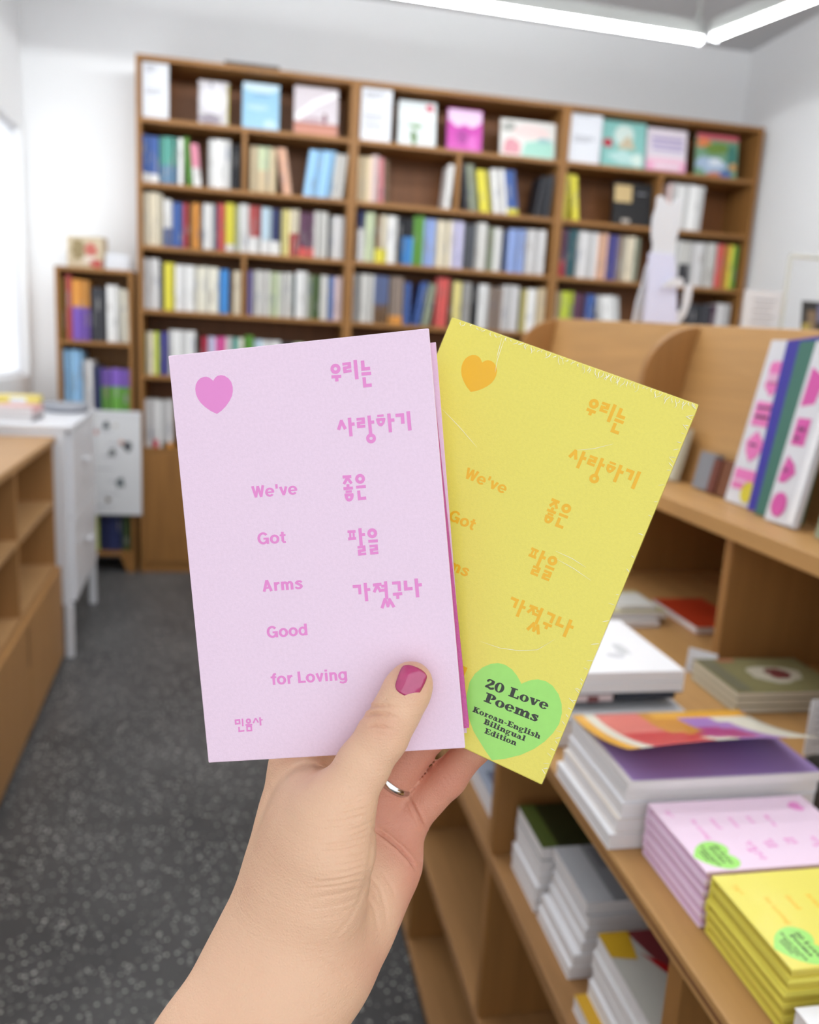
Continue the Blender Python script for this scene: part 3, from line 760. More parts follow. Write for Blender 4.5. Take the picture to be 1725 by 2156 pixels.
def build_hand():
    h = 1.15
    lo = np.array((-118.0, 46.0, 222.0))
    hi = np.array((38.0, 226.0, 356.0))
    n = ((hi - lo) / h).astype(int) + 1
    X = (lo[0] + h * np.arange(n[0], dtype=np.float32))[:, None, None]
    Y = (lo[1] + h * np.arange(n[1], dtype=np.float32))[None, :, None]
    Z = (lo[2] + h * np.arange(n[2], dtype=np.float32))[None, None, :]

    def cap(a, b, ra, rb, flat=None):
        """tapered limb from a to b; FLAT = (direction, factor): section widened along the direction"""
        A, Bp = cam_mm(*a), cam_mm(*b)
        ba = Bp - A
        L2 = float(np.dot(ba, ba))
        px, py, pz = X - A[0], Y - A[1], Z - A[2]
        t = np.clip((px * ba[0] + py * ba[1] + pz * ba[2]) / L2, 0, 1)
        qx, qy, qz = px - t * ba[0], py - t * ba[1], pz - t * ba[2]
        d2 = qx * qx + qy * qy + qz * qz
        if flat is not None:
            u = np.array(flat[0], dtype=np.float32)
            u /= np.linalg.norm(u)
            c = qx * u[0] + qy * u[1] + qz * u[2]
            d2 = d2 + c * c * (1 / flat[1] ** 2 - 1)
        return np.sqrt(np.maximum(d2, 1e-9)) - (ra + t * (rb - ra))

    def chain(pts, flat=None, k=3.0):
        D = None
        for a, b in zip(pts[:-1], pts[1:]):
            d = cap(a[:3], b[:3], a[3], b[3], flat)
            D = d if D is None else smin(D, d, k)
        return D

    def smin(a, b, k):
        hh = np.maximum(k - np.abs(a - b), 0) / k
        return np.minimum(a, b) - hh * hh * k * 0.25

    palm = chain([(633, 1608, 323, 12.2), (622, 1725, 318, 13), (612, 1795, 313, 13.5), (602, 1850, 308, 14), (590, 1925, 303, 15.5), (566, 2003, 299, 17.5)], k=8)
    for c in ([(700, 1718, 287.5, 13.2), (692, 1785, 288, 15.2), (670, 1880, 292, 16), (650, 1965, 297, 16)],
              [(655, 1690, 301, 12.5), (646, 1735, 299, 13.5), (640, 1800, 298, 14.8), (625, 1880, 297, 16), (600, 1962, 296, 17)],
              [(650, 1965, 297, 16), (655, 2020, 298, 16.5), (590, 2075, 293, 17.5), (520, 2165, 285, 18.5)],
              [(838, 1742, 335, 10.5), (820, 1809, 331, 12), (797, 1848, 326, 13), (763, 1914, 319, 14), (729, 1971, 312, 15), (679, 2039, 303, 17), (627, 2094, 293, 18), (437, 2374, 268, 20), (330, 2530, 254, 21)],
              [(715, 1665, 331, 11.5), (700, 1780, 324, 12), (650, 1960, 306, 13)],
              [(790, 1712, 334, 11), (760, 1800, 329, 12), (690, 1950, 310, 13)],
              [(566, 2003, 299, 17.5), (540, 2053, 296, 18), (437, 2219, 280, 18.8), (270, 2500, 255, 20.5)],
              [(640, 1990, 300, 17), (530, 2160, 288, 20), (330, 2480, 258, 22)]):
        palm = smin(palm, chain(c, k=7), 11)
    thumb = chain([(700, 1718, 287.5, 12.4), (724, 1684, 286.5, 10.6), (764, 1612, 287, 9.25), (806, 1549, 286.4, 8.75), (834, 1500, 286.5, 8.15), (857, 1455, 287.1, 8.15), (867, 1437, 287.6, 7.5)], flat=((.2, .1, 1), .93), k=3)
    D = smin(palm, thumb, 6)
    fing = [chain([(633, 1625, 323.5, 11), (700, 1450, 337, 8.2), (760, 1330, 334.8, 7.3), (810, 1250, 333, 6.6)]),
            chain([(712, 1645, 332, 10.5), (815, 1480, 333.5, 8.4), (880, 1370, 330.2, 7.5), (930, 1290, 329.5, 6.9)]),
            chain([(782, 1688, 333, 10), (905, 1537, 329, 8.1), (975, 1440, 325.5, 7.1), (1018, 1378, 325, 6.5)]),
            chain([(862, 1716, 334, 9.0), (943, 1638, 330, 7.3), (1000, 1572, 323.5, 6.4), (1029, 1524, 322.5, 5.7)])]
    F = fing[0]
    for g in fing[1:]:
        F = smin(F, g, .9)
    D = smin(D, F, 5)
    # where thumb and palm pass in front of one another they stay apart: the crease at the ball of the thumb
    # surface nets
    s = D < 0
    nx, ny, nz = D.shape
    cx, cy, cz = nx - 1, ny - 1, nz - 1
    acc = np.zeros((cx, cy, cz, 3), dtype=np.float32)
    cnt = np.zeros((cx, cy, cz), dtype=np.float32)
    off = [(i, j, k) for i in (0, 1) for j in (0, 1) for k in (0, 1)]
    sl = lambda o: (slice(o[0], o[0] + cx), slice(o[1], o[1] + cy), slice(o[2], o[2] + cz))
    for a in off:
        for ax in range(3):
            if a[ax]:
                continue
            b = list(a)
            b[ax] = 1
            b = tuple(b)
            va, vb = D[sl(a)], D[sl(b)]
            cross = s[sl(a)] != s[sl(b)]
            t = np.where(cross, va / np.where(np.abs(va - vb) < 1e-9, 1, va - vb), 0)
            for c in range(3):
                acc[..., c] += np.where(cross, a[c] + (t if c == ax else 0), 0)
            cnt += cross
    act = cnt > 0
    idx = -np.ones((cx, cy, cz), dtype=np.int64)
    idx[act] = np.arange(int(act.sum()))
    ijk = np.argwhere(act)
    P = lo + h * (ijk + acc[act] / cnt[act][:, None])
    faces = []
    for ax in range(3):
        o1, o2 = [i for i in range(3) if i != ax]
        sh = [slice(1, -1)] * 3
        lo_s = [slice(1, m - 1) for m in (nx, ny, nz)]
        lo_s[ax] = slice(0, (nx, ny, nz)[ax] - 1)
        hi_s = list(lo_s)
        hi_s[ax] = slice(1, (nx, ny, nz)[ax])
        diff = s[tuple(lo_s)] != s[tuple(hi_s)]
        inside = s[tuple(lo_s)]
        for e_ in np.argwhere(diff):
            g = e_.copy()
            g[o1] += 1
            g[o2] += 1
            q = []
            for d1, d2 in ((-1, -1), (0, -1), (0, 0), (-1, 0)):
                c = g.copy()
                c[o1] += d1
                c[o2] += d2
                q.append(int(idx[c[0], c[1], c[2]]))
            if min(q) < 0:
                continue
            flip = bool(inside[tuple(e_)]) ^ (ax == 1)
            faces.append(tuple(q) if flip else tuple(reversed(q)))
    me = bpy.data.meshes.new('hand')
    me.from_pydata(P.tolist(), [], faces)
    bm = bmesh.new()
    bm.from_mesh(me)
    for _ in range(4):
        bmesh.ops.smooth_vert(bm, verts=bm.verts, factor=0.5, use_axis_x=True, use_axis_y=True, use_axis_z=True)
    bmesh.ops.subdivide_edges(bm, edges=bm.edges, cuts=1, use_grid_fill=True)
    for _ in range(2):
        bmesh.ops.smooth_vert(bm, verts=bm.verts, factor=0.5, use_axis_x=True, use_axis_y=True, use_axis_z=True)
    bmesh.ops.recalc_face_normals(bm, faces=bm.faces)
    for f in bm.faces:
        f.smooth = True
    bm.to_mesh(me)
    bm.free()
    return me

CREASES = [  # (points in the photograph's frame, depth mm, half width mm), on the side that faces the viewer
    ([(763, 1497), (785, 1487), (812, 1484), (838, 1492)], .75, .55), ([(760, 1512), (785, 1503), (812, 1503), (834, 1512)], .9, .6),
    ([(766, 1531), (788, 1527), (812, 1531), (828, 1539)], .8, .55), ([(776, 1546), (800, 1546), (820, 1553)], .4, .5), ([(790, 1480), (812, 1474), (830, 1477)], .3, .5),
    ([(787, 1745), (812, 1762), (840, 1785), (862, 1808), (878, 1833)], 1.3, .7),
    ([(858, 1676), (871, 1700), (884, 1726), (896, 1752)], 1.1, .7), ([(925, 1628), (936, 1640), (946, 1658)], .25, .5), ([(931, 1620), (944, 1634), (953, 1650)], .2, .5),
    ([(776, 1840), (800, 1870), (812, 1910), (815, 1950)], .3, .8), ([(770, 1880), (790, 1915), (797, 1965)], .3, .8), ([(800, 1828), (826, 1868), (835, 1900)], .25, .8),
    ([(668, 2020), (700, 2035), (735, 2065)], .25, .9), ([(700, 1978), (735, 1938), (757, 1895), (772, 1850), (781, 1795), (788, 1740)], .2, .8),
    ([(690, 1598), (668, 1622), (640, 1650), (632, 1665)], .25, .9),
]
_rc = random.Random(3)
for i in range(17):
    y = 1655 + i * 15.5
    x1 = 786 - abs(y - 1740) * .12 + _rc.uniform(-10, 4)
    x0 = x1 - _rc.uniform(50, 120)
    t = .30 - .0004 * abs(y - 1740)
    CREASES.append(([(x0, y + 16 + _rc.uniform(-4, 4)), ((x0 + x1) / 2, y + 10 + _rc.uniform(-3, 3)), (x1, y - 4)], max(.10, .42 * (1 - abs(y - 1770) / 190)), .6))
for i in range(12):
    y = 1700 + i * 21 + _rc.uniform(-5, 5)
    x0 = 615 + _rc.uniform(0, 60)
    CREASES.append(([(x0, y + 10), (x0 + 50, y + 3), (x0 + 100, y - 5)], .10, .5))

hand_me = build_hand()
nv = len(hand_me.vertices)
co = np.empty(nv * 3)
hand_me.vertices.foreach_get('co', co)
co = co.reshape(-1, 3)
no = np.empty(nv * 3)
hand_me.vertices.foreach_get('normal', no)
no = no.reshape(-1, 3)
ppx = 862.5 + FPX * co[:, 0] / co[:, 2]
ppy = 1078 + FPX * co[:, 1] / co[:, 2]
front = no[:, 2] < .25
disp = np.zeros(nv)
for pts, dep, hw in CREASES:
    best = np.full(nv, 1e9)
    for (ax, ay), (bx, by) in zip(pts[:-1], pts[1:]):
        t = np.clip(((ppx - ax) * (bx - ax) + (ppy - ay) * (by - ay)) / ((bx - ax) ** 2 + (by - ay) ** 2), 0, 1)
        d = np.hypot(ppx - ax - t * (bx - ax), ppy - ay - t * (by - ay))
        best = np.minimum(best, d)
    ends = np.minimum(np.hypot(ppx - pts[0][0], ppy - pts[0][1]), np.hypot(ppx - pts[-1][0], ppy - pts[-1][1]))
    mm = best * co[:, 2] / FPX
    w = np.exp(-(mm / hw) ** 2) - .35 * np.exp(-((mm - 1.6 * hw) / hw) ** 2)
    disp -= dep * w * np.clip(ends / 22, .15, 1) * front
co += no * disp[:, None]

# pinker skin: palm side, finger pads, knuckle of the thumb, round the nail
ss = lambda a, b, x: np.clip((x - a) / (b - a), 0, 1) ** 2 * (3 - 2 * np.clip((x - a) / (b - a), 0, 1))
pinkness = ss(306, 322, co[:, 2]) * ss(740, 800, ppx) * .95
pinkness = np.maximum(pinkness, .45 * np.exp(-(((ppx - 800) / 42) ** 2 + ((ppy - 1525) / 42) ** 2)))
pinkness = np.maximum(pinkness, .55 * np.exp(-(((ppx - 868) / 40) ** 2 + ((ppy - 1425) / 45) ** 2)))
pinkness = np.maximum(pinkness, .35 * np.exp(-(((ppx - 800) / 60) ** 2 + ((ppy - 2040) / 60) ** 2)))

CM = np.array(CAM_R) / S_MM
origin = cam_mm(640, 1990, 300)
wco = (co - origin) @ CM.T
hand_me.vertices.foreach_set('co', wco.ravel())
at = hand_me.attributes.new('pinkness', 'FLOAT', 'POINT')
at.data.foreach_set('value', pinkness.astype(np.float32))
hand_me.update()

SKIN = bpy.data.materials.new('skin')
SKIN.use_nodes = True
_nt = SKIN.node_tree
_b = _nt.nodes['Principled BSDF']
_b.inputs['Roughness'].default_value = 0.48
_b.inputs['Specular IOR Level'].default_value = 0.35
_b.inputs['Subsurface Weight'].default_value = 0.18
_b.inputs['Subsurface Radius'].default_value = (1.0, .35, .2)
_b.inputs['Subsurface Scale'].default_value = 0.003
_at = _nt.nodes.new('ShaderNodeAttribute')
_at.attribute_name = 'pinkness'
_tc = _nt.nodes.new('ShaderNodeTexCoord')
_n1 = _nt.nodes.new('ShaderNodeTexNoise')
_n1.inputs['Scale'].default_value = 45
_n1.inputs['Detail'].default_value = 5
_nt.links.new(_tc.outputs['Object'], _n1.inputs['Vector'])
_ma = _nt.nodes.new('ShaderNodeMath')
_ma.operation = 'MULTIPLY_ADD'
_ma.inputs[1].default_value = .5
_nt.links.new(_n1.outputs['Fac'], _ma.inputs[0])
_m2 = _nt.nodes.new('ShaderNodeMath')
_m2.operation = 'SUBTRACT'
_m2.inputs[1].default_value = .25
_nt.links.new(_at.outputs['Fac'], _m2.inputs[0])
_nt.links.new(_m2.outputs[0], _ma.inputs[2])
_mix = _nt.nodes.new('ShaderNodeMix')
_mix.data_type = 'RGBA'
_nt.links.new(_ma.outputs[0], _mix.inputs['Factor'])
_mix.inputs['A'].default_value = rgb((236, 194, 163))
_mix.inputs['B'].default_value = rgb((215, 150, 128))
_nt.links.new(_mix.outputs['Result'], _b.inputs['Base Color'])
_v = _nt.nodes.new('ShaderNodeTexVoronoi')
_v.inputs['Scale'].default_value = 900
_v.feature = 'DISTANCE_TO_EDGE'
_nt.links.new(_tc.outputs['Object'], _v.inputs['Vector'])
_n2 = _nt.nodes.new('ShaderNodeTexNoise')
_n2.inputs['Scale'].default_value = 260
_n2.inputs['Detail'].default_value = 4
_nt.links.new(_tc.outputs['Object'], _n2.inputs['Vector'])
_mp = _nt.nodes.new('ShaderNodeMapping')          # fine cross wrinkles
_mp.inputs['Scale'].default_value = (70, 70, 620)
_mp.inputs['Rotation'].default_value = (0, math.radians(8), 0)
_nt.links.new(_tc.outputs['Object'], _mp.inputs['Vector'])
_n3 = _nt.nodes.new('ShaderNodeTexNoise')
_n3.inputs['Scale'].default_value = 1.0
_n3.inputs['Detail'].default_value = 3
_n3.inputs['Distortion'].default_value = 0.8
_nt.links.new(_mp.outputs['Vector'], _n3.inputs['Vector'])
_ad0 = _nt.nodes.new('ShaderNodeMath')
_ad0.operation = 'MULTIPLY_ADD'
_ad0.inputs[1].default_value = 1.1
_nt.links.new(_n3.outputs['Fac'], _ad0.inputs[0])
_ad = _nt.nodes.new('ShaderNodeMath')
_ad.operation = 'ADD'
_nt.links.new(_v.outputs['Distance'], _ad.inputs[0])
_nt.links.new(_n2.outputs['Fac'], _ad.inputs[1])
_bp = _nt.nodes.new('ShaderNodeBump')
_bp.inputs['Strength'].default_value = 0.4
_bp.inputs['Distance'].default_value = 0.0006
_nt.links.new(_ad.outputs[0], _ad0.inputs[2])
_nt.links.new(_ad0.outputs[0], _bp.inputs['Height'])
_nt.links.new(_bp.outputs['Normal'], _b.inputs['Normal'])
hand_me.materials.append(SKIN)

wrist = Vector(CAM_R @ (origin / S_MM)) + CAM_POS
person = thing('person', 'left hand and bare forearm with raspberry thumbnail, holding the pink and yellow books', 'person', wrist)
obj('hand', hand_me, person)

# thumbnail: a curved plate seated on the thumb's end
def to_local(px, py, d):
    return Vector(CAM_R @ ((cam_mm(px, py, d) - origin) / S_MM))

NAIL = mat('raspberry_polish', (186, 56, 112), rough=0.16, spec=0.6, coat=0.7, var=.10, vscale=260)
nail = MB()
NU, NVV = 14, 16
ax = np.array((.40, -.9165))          # along the thumb towards the tip
nx_ = np.array((.9165, .40))          # across, to the right
cn = np.array((864.5, 1435.0))
TAX = np.array((61.0, -112.0)) / 127.5        # the thumb's own axis and the direction across it
TNX = np.array((112.0, 61.0)) / 127.5
TC = np.array((861.0, 1447.0))
for j in range(NVV + 1):
    v = -1 + 2 * j / NVV
    for i in range(NU + 1):
        u = -1 + 2 * i / NU
        # rounded square, a little wider towards the free edge
        hw = 29.0 * (1 + .07 * v)
        k = 1 - .13 * abs(u) ** 3 * abs(v) ** 3
        p = cn + nx_ * (u * hw * k) + ax * (v * 28.0 * k + (5.0 * (1 - u * u) if v > 0 else -4.0 * (1 - u * u)) * abs(v))
        q = p - TC
        across, along = float(q @ TNX), float(q @ TAX)
        rr_ = 8.15 - max(0, along) * .012
        s_ = min(abs(across) * .1668, rr_ * .93)
        sag = rr_ - math.sqrt(rr_ ** 2 - s_ ** 2)
        dep = 287.05 - 8.15 * .93 - .50 + sag * .93 + max(0, along - 4) ** 2 * .0011
        nail.v.append(tuple(to_local(p[0], p[1], dep)))
for j in range(NVV):
    for i in range(NU):
        a = j * (NU + 1) + i
        nail.f.append((a, a + 1, a + NU + 2, a + NU + 1))
        nail.mi.append(0)
nl = part('thumbnail', nail, NAIL, person, smooth=True, label='glossy raspberry polish')
md = nl.modifiers.new('thickness', 'SOLIDIFY')
md.thickness = .0005
md.offset = -1

# silver ring on the ring finger: two fine grooved bands
ra, rb_ = cam_mm(782, 1688, 333), cam_mm(905, 1537, 329)
rc = ra + (rb_ - ra) * .345
axis = Vector(CAM_R @ ((rb_ - ra) / np.linalg.norm(rb_ - ra)))
ring = MB()
n1, n2 = 56, 18
for i in range(n1):
    a = 2 * PI * i / n1
    for j in range(n2):
        b = 2 * PI * j / n2
        w = math.sin(b) * .00165
        g = .00055 * math.cos(b) + (.00018 * math.cos(b * 3) if math.cos(b) > 0 else 0)
        r_ = .00955 + g
        ring.v.append((r_ * math.cos(a), r_ * math.sin(a), w))
for i in range(n1):
    for j in range(n2):
        i2, j2 = (i + 1) % n1, (j + 1) % n2
        ring.f.append((i * n2 + j, i2 * n2 + j, i2 * n2 + j2, i * n2 + j2))
        ring.mi.append(0)
SILVER = mat('polished_silver', (206, 204, 202), rough=0.14, metal=1.0)
rg = part('finger_ring', ring, SILVER, None, smooth=True)
rg.matrix_world = Matrix.Translation(Vector(CAM_R @ (rc / S_MM)) + CAM_POS) @ axis.to_track_quat('Z', 'Y').to_matrix().to_4x4()
tag(rg, 'polished silver ring worn on the ring finger behind the thumb', 'ring')

# ------------------------------------------------------------------ tall bookcases against the back wall
YD, YBK = 4.18, 4.455
LV = {1: 2.15, 2: 1.872, 3: 1.592, 4: 1.30, 5: .99, 6: .635}     # tops of the shelves, top shelf first
TH = .02

def tall_case(key, label, x0, x1, dividers, doors):
    t = thing('bookcase', label, 'bookcase', ((x0 + x1) / 2, (YD + YBK) / 2, 0), 0, 'tall oak bookcases along the back wall')
    cx_, cy_ = (x0 + x1) / 2, (YD + YBK) / 2
    a, b = x0 - cx_ + .001, x1 - cx_ - .001
    f, k = YD - cy_, YBK - cy_
    for s in (a, b - TH):
        part('side_panel', B(s, s + TH, f, k, 0, 2.41), OAKZ, t)
    part('top_panel', B(a + TH, b - TH, f, k, 2.39, 2.41), OAKX, t)
    part('back_panel', B(a + TH, b - TH, k - .008, k, .05, 2.39), OAK_SHADED, t)
    for r in LV:
        part('shelf', B(a + TH, b - TH, f + .006, k - .008, LV[r] - TH, LV[r]), OAKX, t)
    for x, r in dividers:
        top = 2.39 if r == 1 else LV[r - 1] - TH
        part('divider', B(x - cx_ - .01, x - cx_ + .01, f + .01, k - .008, LV[r], top), OAKZ, t)
    part('plinth', B(a + TH, b - TH, f + .012, f + .03, 0, .05), OAKX, t)
    w = (b - a - 2 * TH) / doors
    for i in range(doors):
        d = part('door', B(a + TH + i * w + .0015, a + TH + (i + 1) * w - .0015, f + .004, f + .022, .053, LV[6] - TH - .002), OAKZ, t)
        bevel(d, .0015)
    return t

tall_case('L', 'left one of three tall oak bookcases, nearest the window', -.535, .462, [(-.049, 2), (-.045, 4)], 2)
tall_case('M', 'middle one of three tall oak bookcases on the back wall', .463, 1.519, [(.985, 2)], 2)
tall_case('R', 'right one of three tall oak bookcases, behind the white cat figure', 1.520, 2.603, [(2.062, 2)], 2)

# small bookcase beside them
SX0, SX1 = -.902, -.556
SLV = {1: 1.135, 2: .795, 4: .42, 3: .105}
sc_ = thing('bookcase', 'low narrow bookcase with a hanging poster, left of the tall ones', 'bookcase', ((SX0 + SX1) / 2, YD, 0))
cx_ = (SX0 + SX1) / 2
for s in (SX0 - cx_, SX1 - cx_ - .018):
    part('side_panel', B(s, s + .018, 0, .26, 0, 1.452), OAKZ, sc_)
part('top_panel', B(SX0 - cx_, SX1 - cx_, 0, .26, 1.452, 1.47), OAKX, sc_)
part('back_panel', B(SX0 - cx_ + .018, SX1 - cx_ - .018, .252, .26, .08, 1.452), OAKZ, sc_)
for r in SLV:
    part('shelf', B(SX0 - cx_ + .018, SX1 - cx_ - .018, .004, .252, SLV[r] - .018, SLV[r]), OAKX, sc_)
for s in (0, 1):
    m = MB()
    x0 = SX0 - cx_ + .018 if s == 0 else SX1 - cx_ - .018 - .055
    x1 = x0 + .055
    pts = [(x0, .0), (x0 + (.055 if s == 0 else 0), .0)]
    poly = [(x0, 0), (x0 + .025, 0), (x0 + .055, .085), (x0, .085)] if s == 0 else [(x1, 0), (x1 - .025, 0), (x1 - .055, .085), (x1, .085)]
    m.prism(poly, 0, .02, 0, Matrix(((1, 0, 0, 0), (0, 0, 1, .002), (0, 1, 0, 0), (0, 0, 0, 1))))
    part('foot', m, OAKX, sc_)

# ------------------------------------------------------------------ the books on those shelves
PAL = {
    'blue': (70, 98, 160), 'teal green': (84, 150, 138), 'white': (222, 221, 220), 'leaf green': (96, 150, 62), 'pink': (214, 140, 160), 'black': (36, 36, 42),
    'beige': (204, 186, 154), 'pale green': (196, 206, 172), 'peach': (222, 178, 152), 'sky blue': (146, 188, 222), 'light grey': (198, 196, 192), 'cream': (216, 206, 184),
    'red': (176, 58, 62), 'dark brown': (62, 42, 34), 'orange': (206, 142, 66), 'dark grey': (78, 80, 86), 'navy': (46, 52, 92), 'coral red': (206, 92, 88), 'yellow': (216, 206, 74),
    'grey green': (142, 148, 128), 'brick red': (172, 78, 78), 'pale blue': (186, 206, 218), 'straw yellow': (210, 198, 130), 'plum': (96, 62, 86), 'pale grey': (206, 204, 204),
    'charcoal': (60, 60, 66), 'ivory': (222, 218, 204), 'azure blue': (70, 138, 204), 'brown': (112, 84, 58), 'purple': (108, 96, 146), 'dark teal': (48, 84, 92), 'dark green': (78, 98, 58),
    'denim blue': (98, 122, 176), 'shell pink': (222, 198, 196), 'olive': (128, 118, 46), 'lime green': (190, 202, 70), 'indigo': (80, 78, 142), 'crimson': (180, 42, 68), 'lilac': (196, 192, 218),
    'hot pink': (226, 92, 164), 'slate blue': (96, 108, 146), 'steel blue': (96, 130, 160), 'periwinkle blue': (146, 166, 214), 'grey': (158, 156, 154), 'grey brown': (134, 118, 108),
    'rose pink': (208, 136, 142), 'violet': (118, 86, 172),
}
def bm_(c, k=0):
    f = (1.0, .86, 1.07)[k]
    return mat('book_%s_%d' % (c.replace(' ', '_'), k), tuple(min(246, v * f) for v in PAL[c]), rough=0.5, spec=0.35)

rb = random.Random(5)
ORD = 'first second third fourth fifth sixth seventh eighth ninth tenth eleventh twelfth'.split()
ORD += ['13th', '14th', '15th', '16th', '17th', '18th', '19th', '20th', '21st', '22nd', '23rd'] + ['%dth' % i for i in range(24, 31)] + ['31st', '32nd', '33rd'] + ['%dth' % i for i in range(34, 41)] + ['41st', '42nd', '43rd'] + ['%dth' % i for i in range(44, 51)] + ['51st', '52nd', '53rd'] + ['%dth' % i for i in range(54, 61)] + ['61st', '62nd', '63rd'] + ['%dth' % i for i in range(64, 70)]

def spine_mesh(w, d, h, f2, title):
    """upright book, spine towards -y, base at z = 0: 0 cover, 1 pages, 2 second spine colour, 3 title print"""
    b = MB()
    r = min(.0055, w * .32)
    prof = [(-w / 2, d), (-w / 2, r), (-w / 2 + r * .4, r * .25), (-w / 2 + r, 0), (w / 2 - r, 0), (w / 2 - r * .4, r * .25), (w / 2, r), (w / 2, d)]
    n = len(prof)
    z1 = h * f2 if f2 else 0.0
    zs = [0, z1, h] if f2 else [0, h]
    for lo_, hi_, mi in zip(zs[:-1], zs[1:], (2, 0) if f2 else (0,)):
        vs = [(x, y, lo_) for x, y in prof] + [(x, y, hi_) for x, y in prof]
        b.add(vs, [(i, i + 1, n + i + 1, n + i) for i in range(n - 1)], mi)
    t = .0012
    b.add([(-w / 2, r, h), (w / 2, r, h), (w / 2, d, h), (-w / 2, d, h), (-w / 2 + t, r + t, h), (w / 2 - t, r + t, h), (w / 2 - t, d - .001, h), (-w / 2 + t, d - .001, h),
           (-w / 2 + t, r + t, h - .002), (w / 2 - t, r + t, h - .002), (w / 2 - t, d - .001, h - .002), (-w / 2 + t, d - .001, h - .002)],
          [(0, 1, 5, 4), (0, 4, 7, 3), (1, 2, 6, 5)], 0)
    k = len(b.v) - 12
    b.f.append((k + 8, k + 9, k + 10, k + 11)); b.mi.append(1)
    b.add([(x, y, h) for x, y in prof[1:7]], [tuple(range(6))], 0)
    b.add([(x, y, 0) for x, y in prof], [tuple(range(n))], 1)
    b.add([(-w / 2 + t, d - .001, 0), (w / 2 - t, d - .001, 0), (w / 2 - t, d - .001, h - .002), (-w / 2 + t, d - .001, h - .002)], [(0, 1, 2, 3)], 1)
    if title:
        a, c, ww = title
        b.add([(-ww / 2, -.0003, a * h), (ww / 2, -.0003, a * h), (ww / 2, -.0003, c * h), (-ww / 2, -.0003, c * h)], [(0, 1, 2, 3)], 3)
    return b

UN = {'L': 'left tall bookcase', 'M': 'middle tall bookcase', 'R': 'right tall bookcase', 'S': 'low narrow bookcase'}
SH = {1: 'top', 2: 'second', 3: 'third', 4: 'fourth', 5: 'fifth', 6: 'sixth'}
BAY = {'left': ' left half', 'right': ' right half', 'full': ''}
LIM = {('L', 'left', 2): (-.512, -.060), ('L', 'right', 2): (-.037, .440), ('L', 'left', 4): (-.512, -.056), ('L', 'right', 4): (-.033, .440), ('L', 'full', 0): (-.512, .440),
       ('M', 'left', 2): (.486, .973), ('M', 'right', 2): (.997, 1.496), ('M', 'full', 0): (.486, 1.496), ('R', 'left', 2): (1.543, 2.050), ('R', 'right', 2): (2.074, 2.580), ('R', 'full', 0): (1.543, 2.580),
       ('S', 'full', 0): (-.882, -.576)}
for unit, r, bay, groups in BOOK_ROWS:
    if unit == 'S':
        zb, ylim = SLV[r], 1.0
        shelf_name = {1: 'top', 2: 'middle', 3: 'bottom'}[r]
    else:
        zb = LV[r]
        shelf_name = SH[r]
    k = 0
    total = sum(g[2] for g in groups)
    lo_x, hi_x = LIM.get((unit, bay, r)) or LIM[(unit, bay, 0)]
    prev_b = prev_t = lo_x
    for gi, g in enumerate(groups):
        x0, x1, n, col, hmm, lean = g[:6]
        c2, f2 = (g[6], g[7]) if len(g) > 7 else (None, 0)
        h = hmm / 1000.0
        la = math.radians(lean)
        sh = h * math.sin(la)
        x0 = max(x0, prev_b + .0008, prev_t + .0012 - sh)
        x1 = max(x1, x0 + n * .0085)
        x1 = min(x1, hi_x - max(0, sh))
        if gi + 1 < len(groups):
            nx0, nh, nl = groups[gi + 1][0], groups[gi + 1][4] / 1000.0, math.radians(groups[gi + 1][5])
            if sh > 0 and abs(nl - la) > .02:
                x1 = max(x0 + n * .0085, min(x1, nx0 + nh * math.sin(nl) - sh - .001))
        prev_b, prev_t = x1, x1 + sh
        span = x1 - x0
        ws = [rb.uniform(.75, 1.25) for _ in range(n)]
        s_ = sum(ws)
        ws = [w * span / s_ for w in ws]
        x = x0
        for w in ws:
            wr = (w - .0008) * math.cos(la)
            hh = h * rb.uniform(.985, 1.0)
            d = rb.uniform(.13, .15)
            y = YD + .026 + rb.uniform(0, .018)
            dark = sum(PAL[col]) < 330
            title = None
            if wr > .009 and rb.random() < .55:
                a = rb.uniform(.12, .62)
                title = (a, min(.93, a + rb.uniform(.12, .32)), wr * rb.uniform(.16, .28))
            tm = bm_('grey') if dark else bm_(rb.choice(('grey', 'grey brown', 'slate blue', 'grey')))
            me = spine_mesh(wr, d, hh, f2, title).mesh('book', [bm_(col, k % 3), PAGES, bm_(c2, k % 3) if c2 else bm_(col), tm])
            kind = 'paperback_book' if wr < .0165 else 'hardcover_book'
            # lean about the foot: the base corner stays on the shelf
            lift = abs(math.sin(la)) * wr / 2
            o = obj(kind, me, None, (x + w / 2, y, zb + lift + .0004), (0, la, 0))
            k += 1
            size = 'slim' if wr < .0125 else ('thick' if wr > .0205 else '')
            two = ' with a %s foot' % c2 if c2 else ''
            lead = (size + ' ' if size else '') + col
            where = '%s from left, %s shelf%s, %s' % (ORD[k - 1], shelf_name, BAY[bay], UN[unit])
            if c2:
                lead = col + ' and ' + c2
            tag(o, '%s book, %s%s' % (lead, 'leaning, ' if abs(lean) > 4 else '', where), 'book', 'books on the %s shelf of the %s' % (shelf_name, UN[unit]))
            x += w

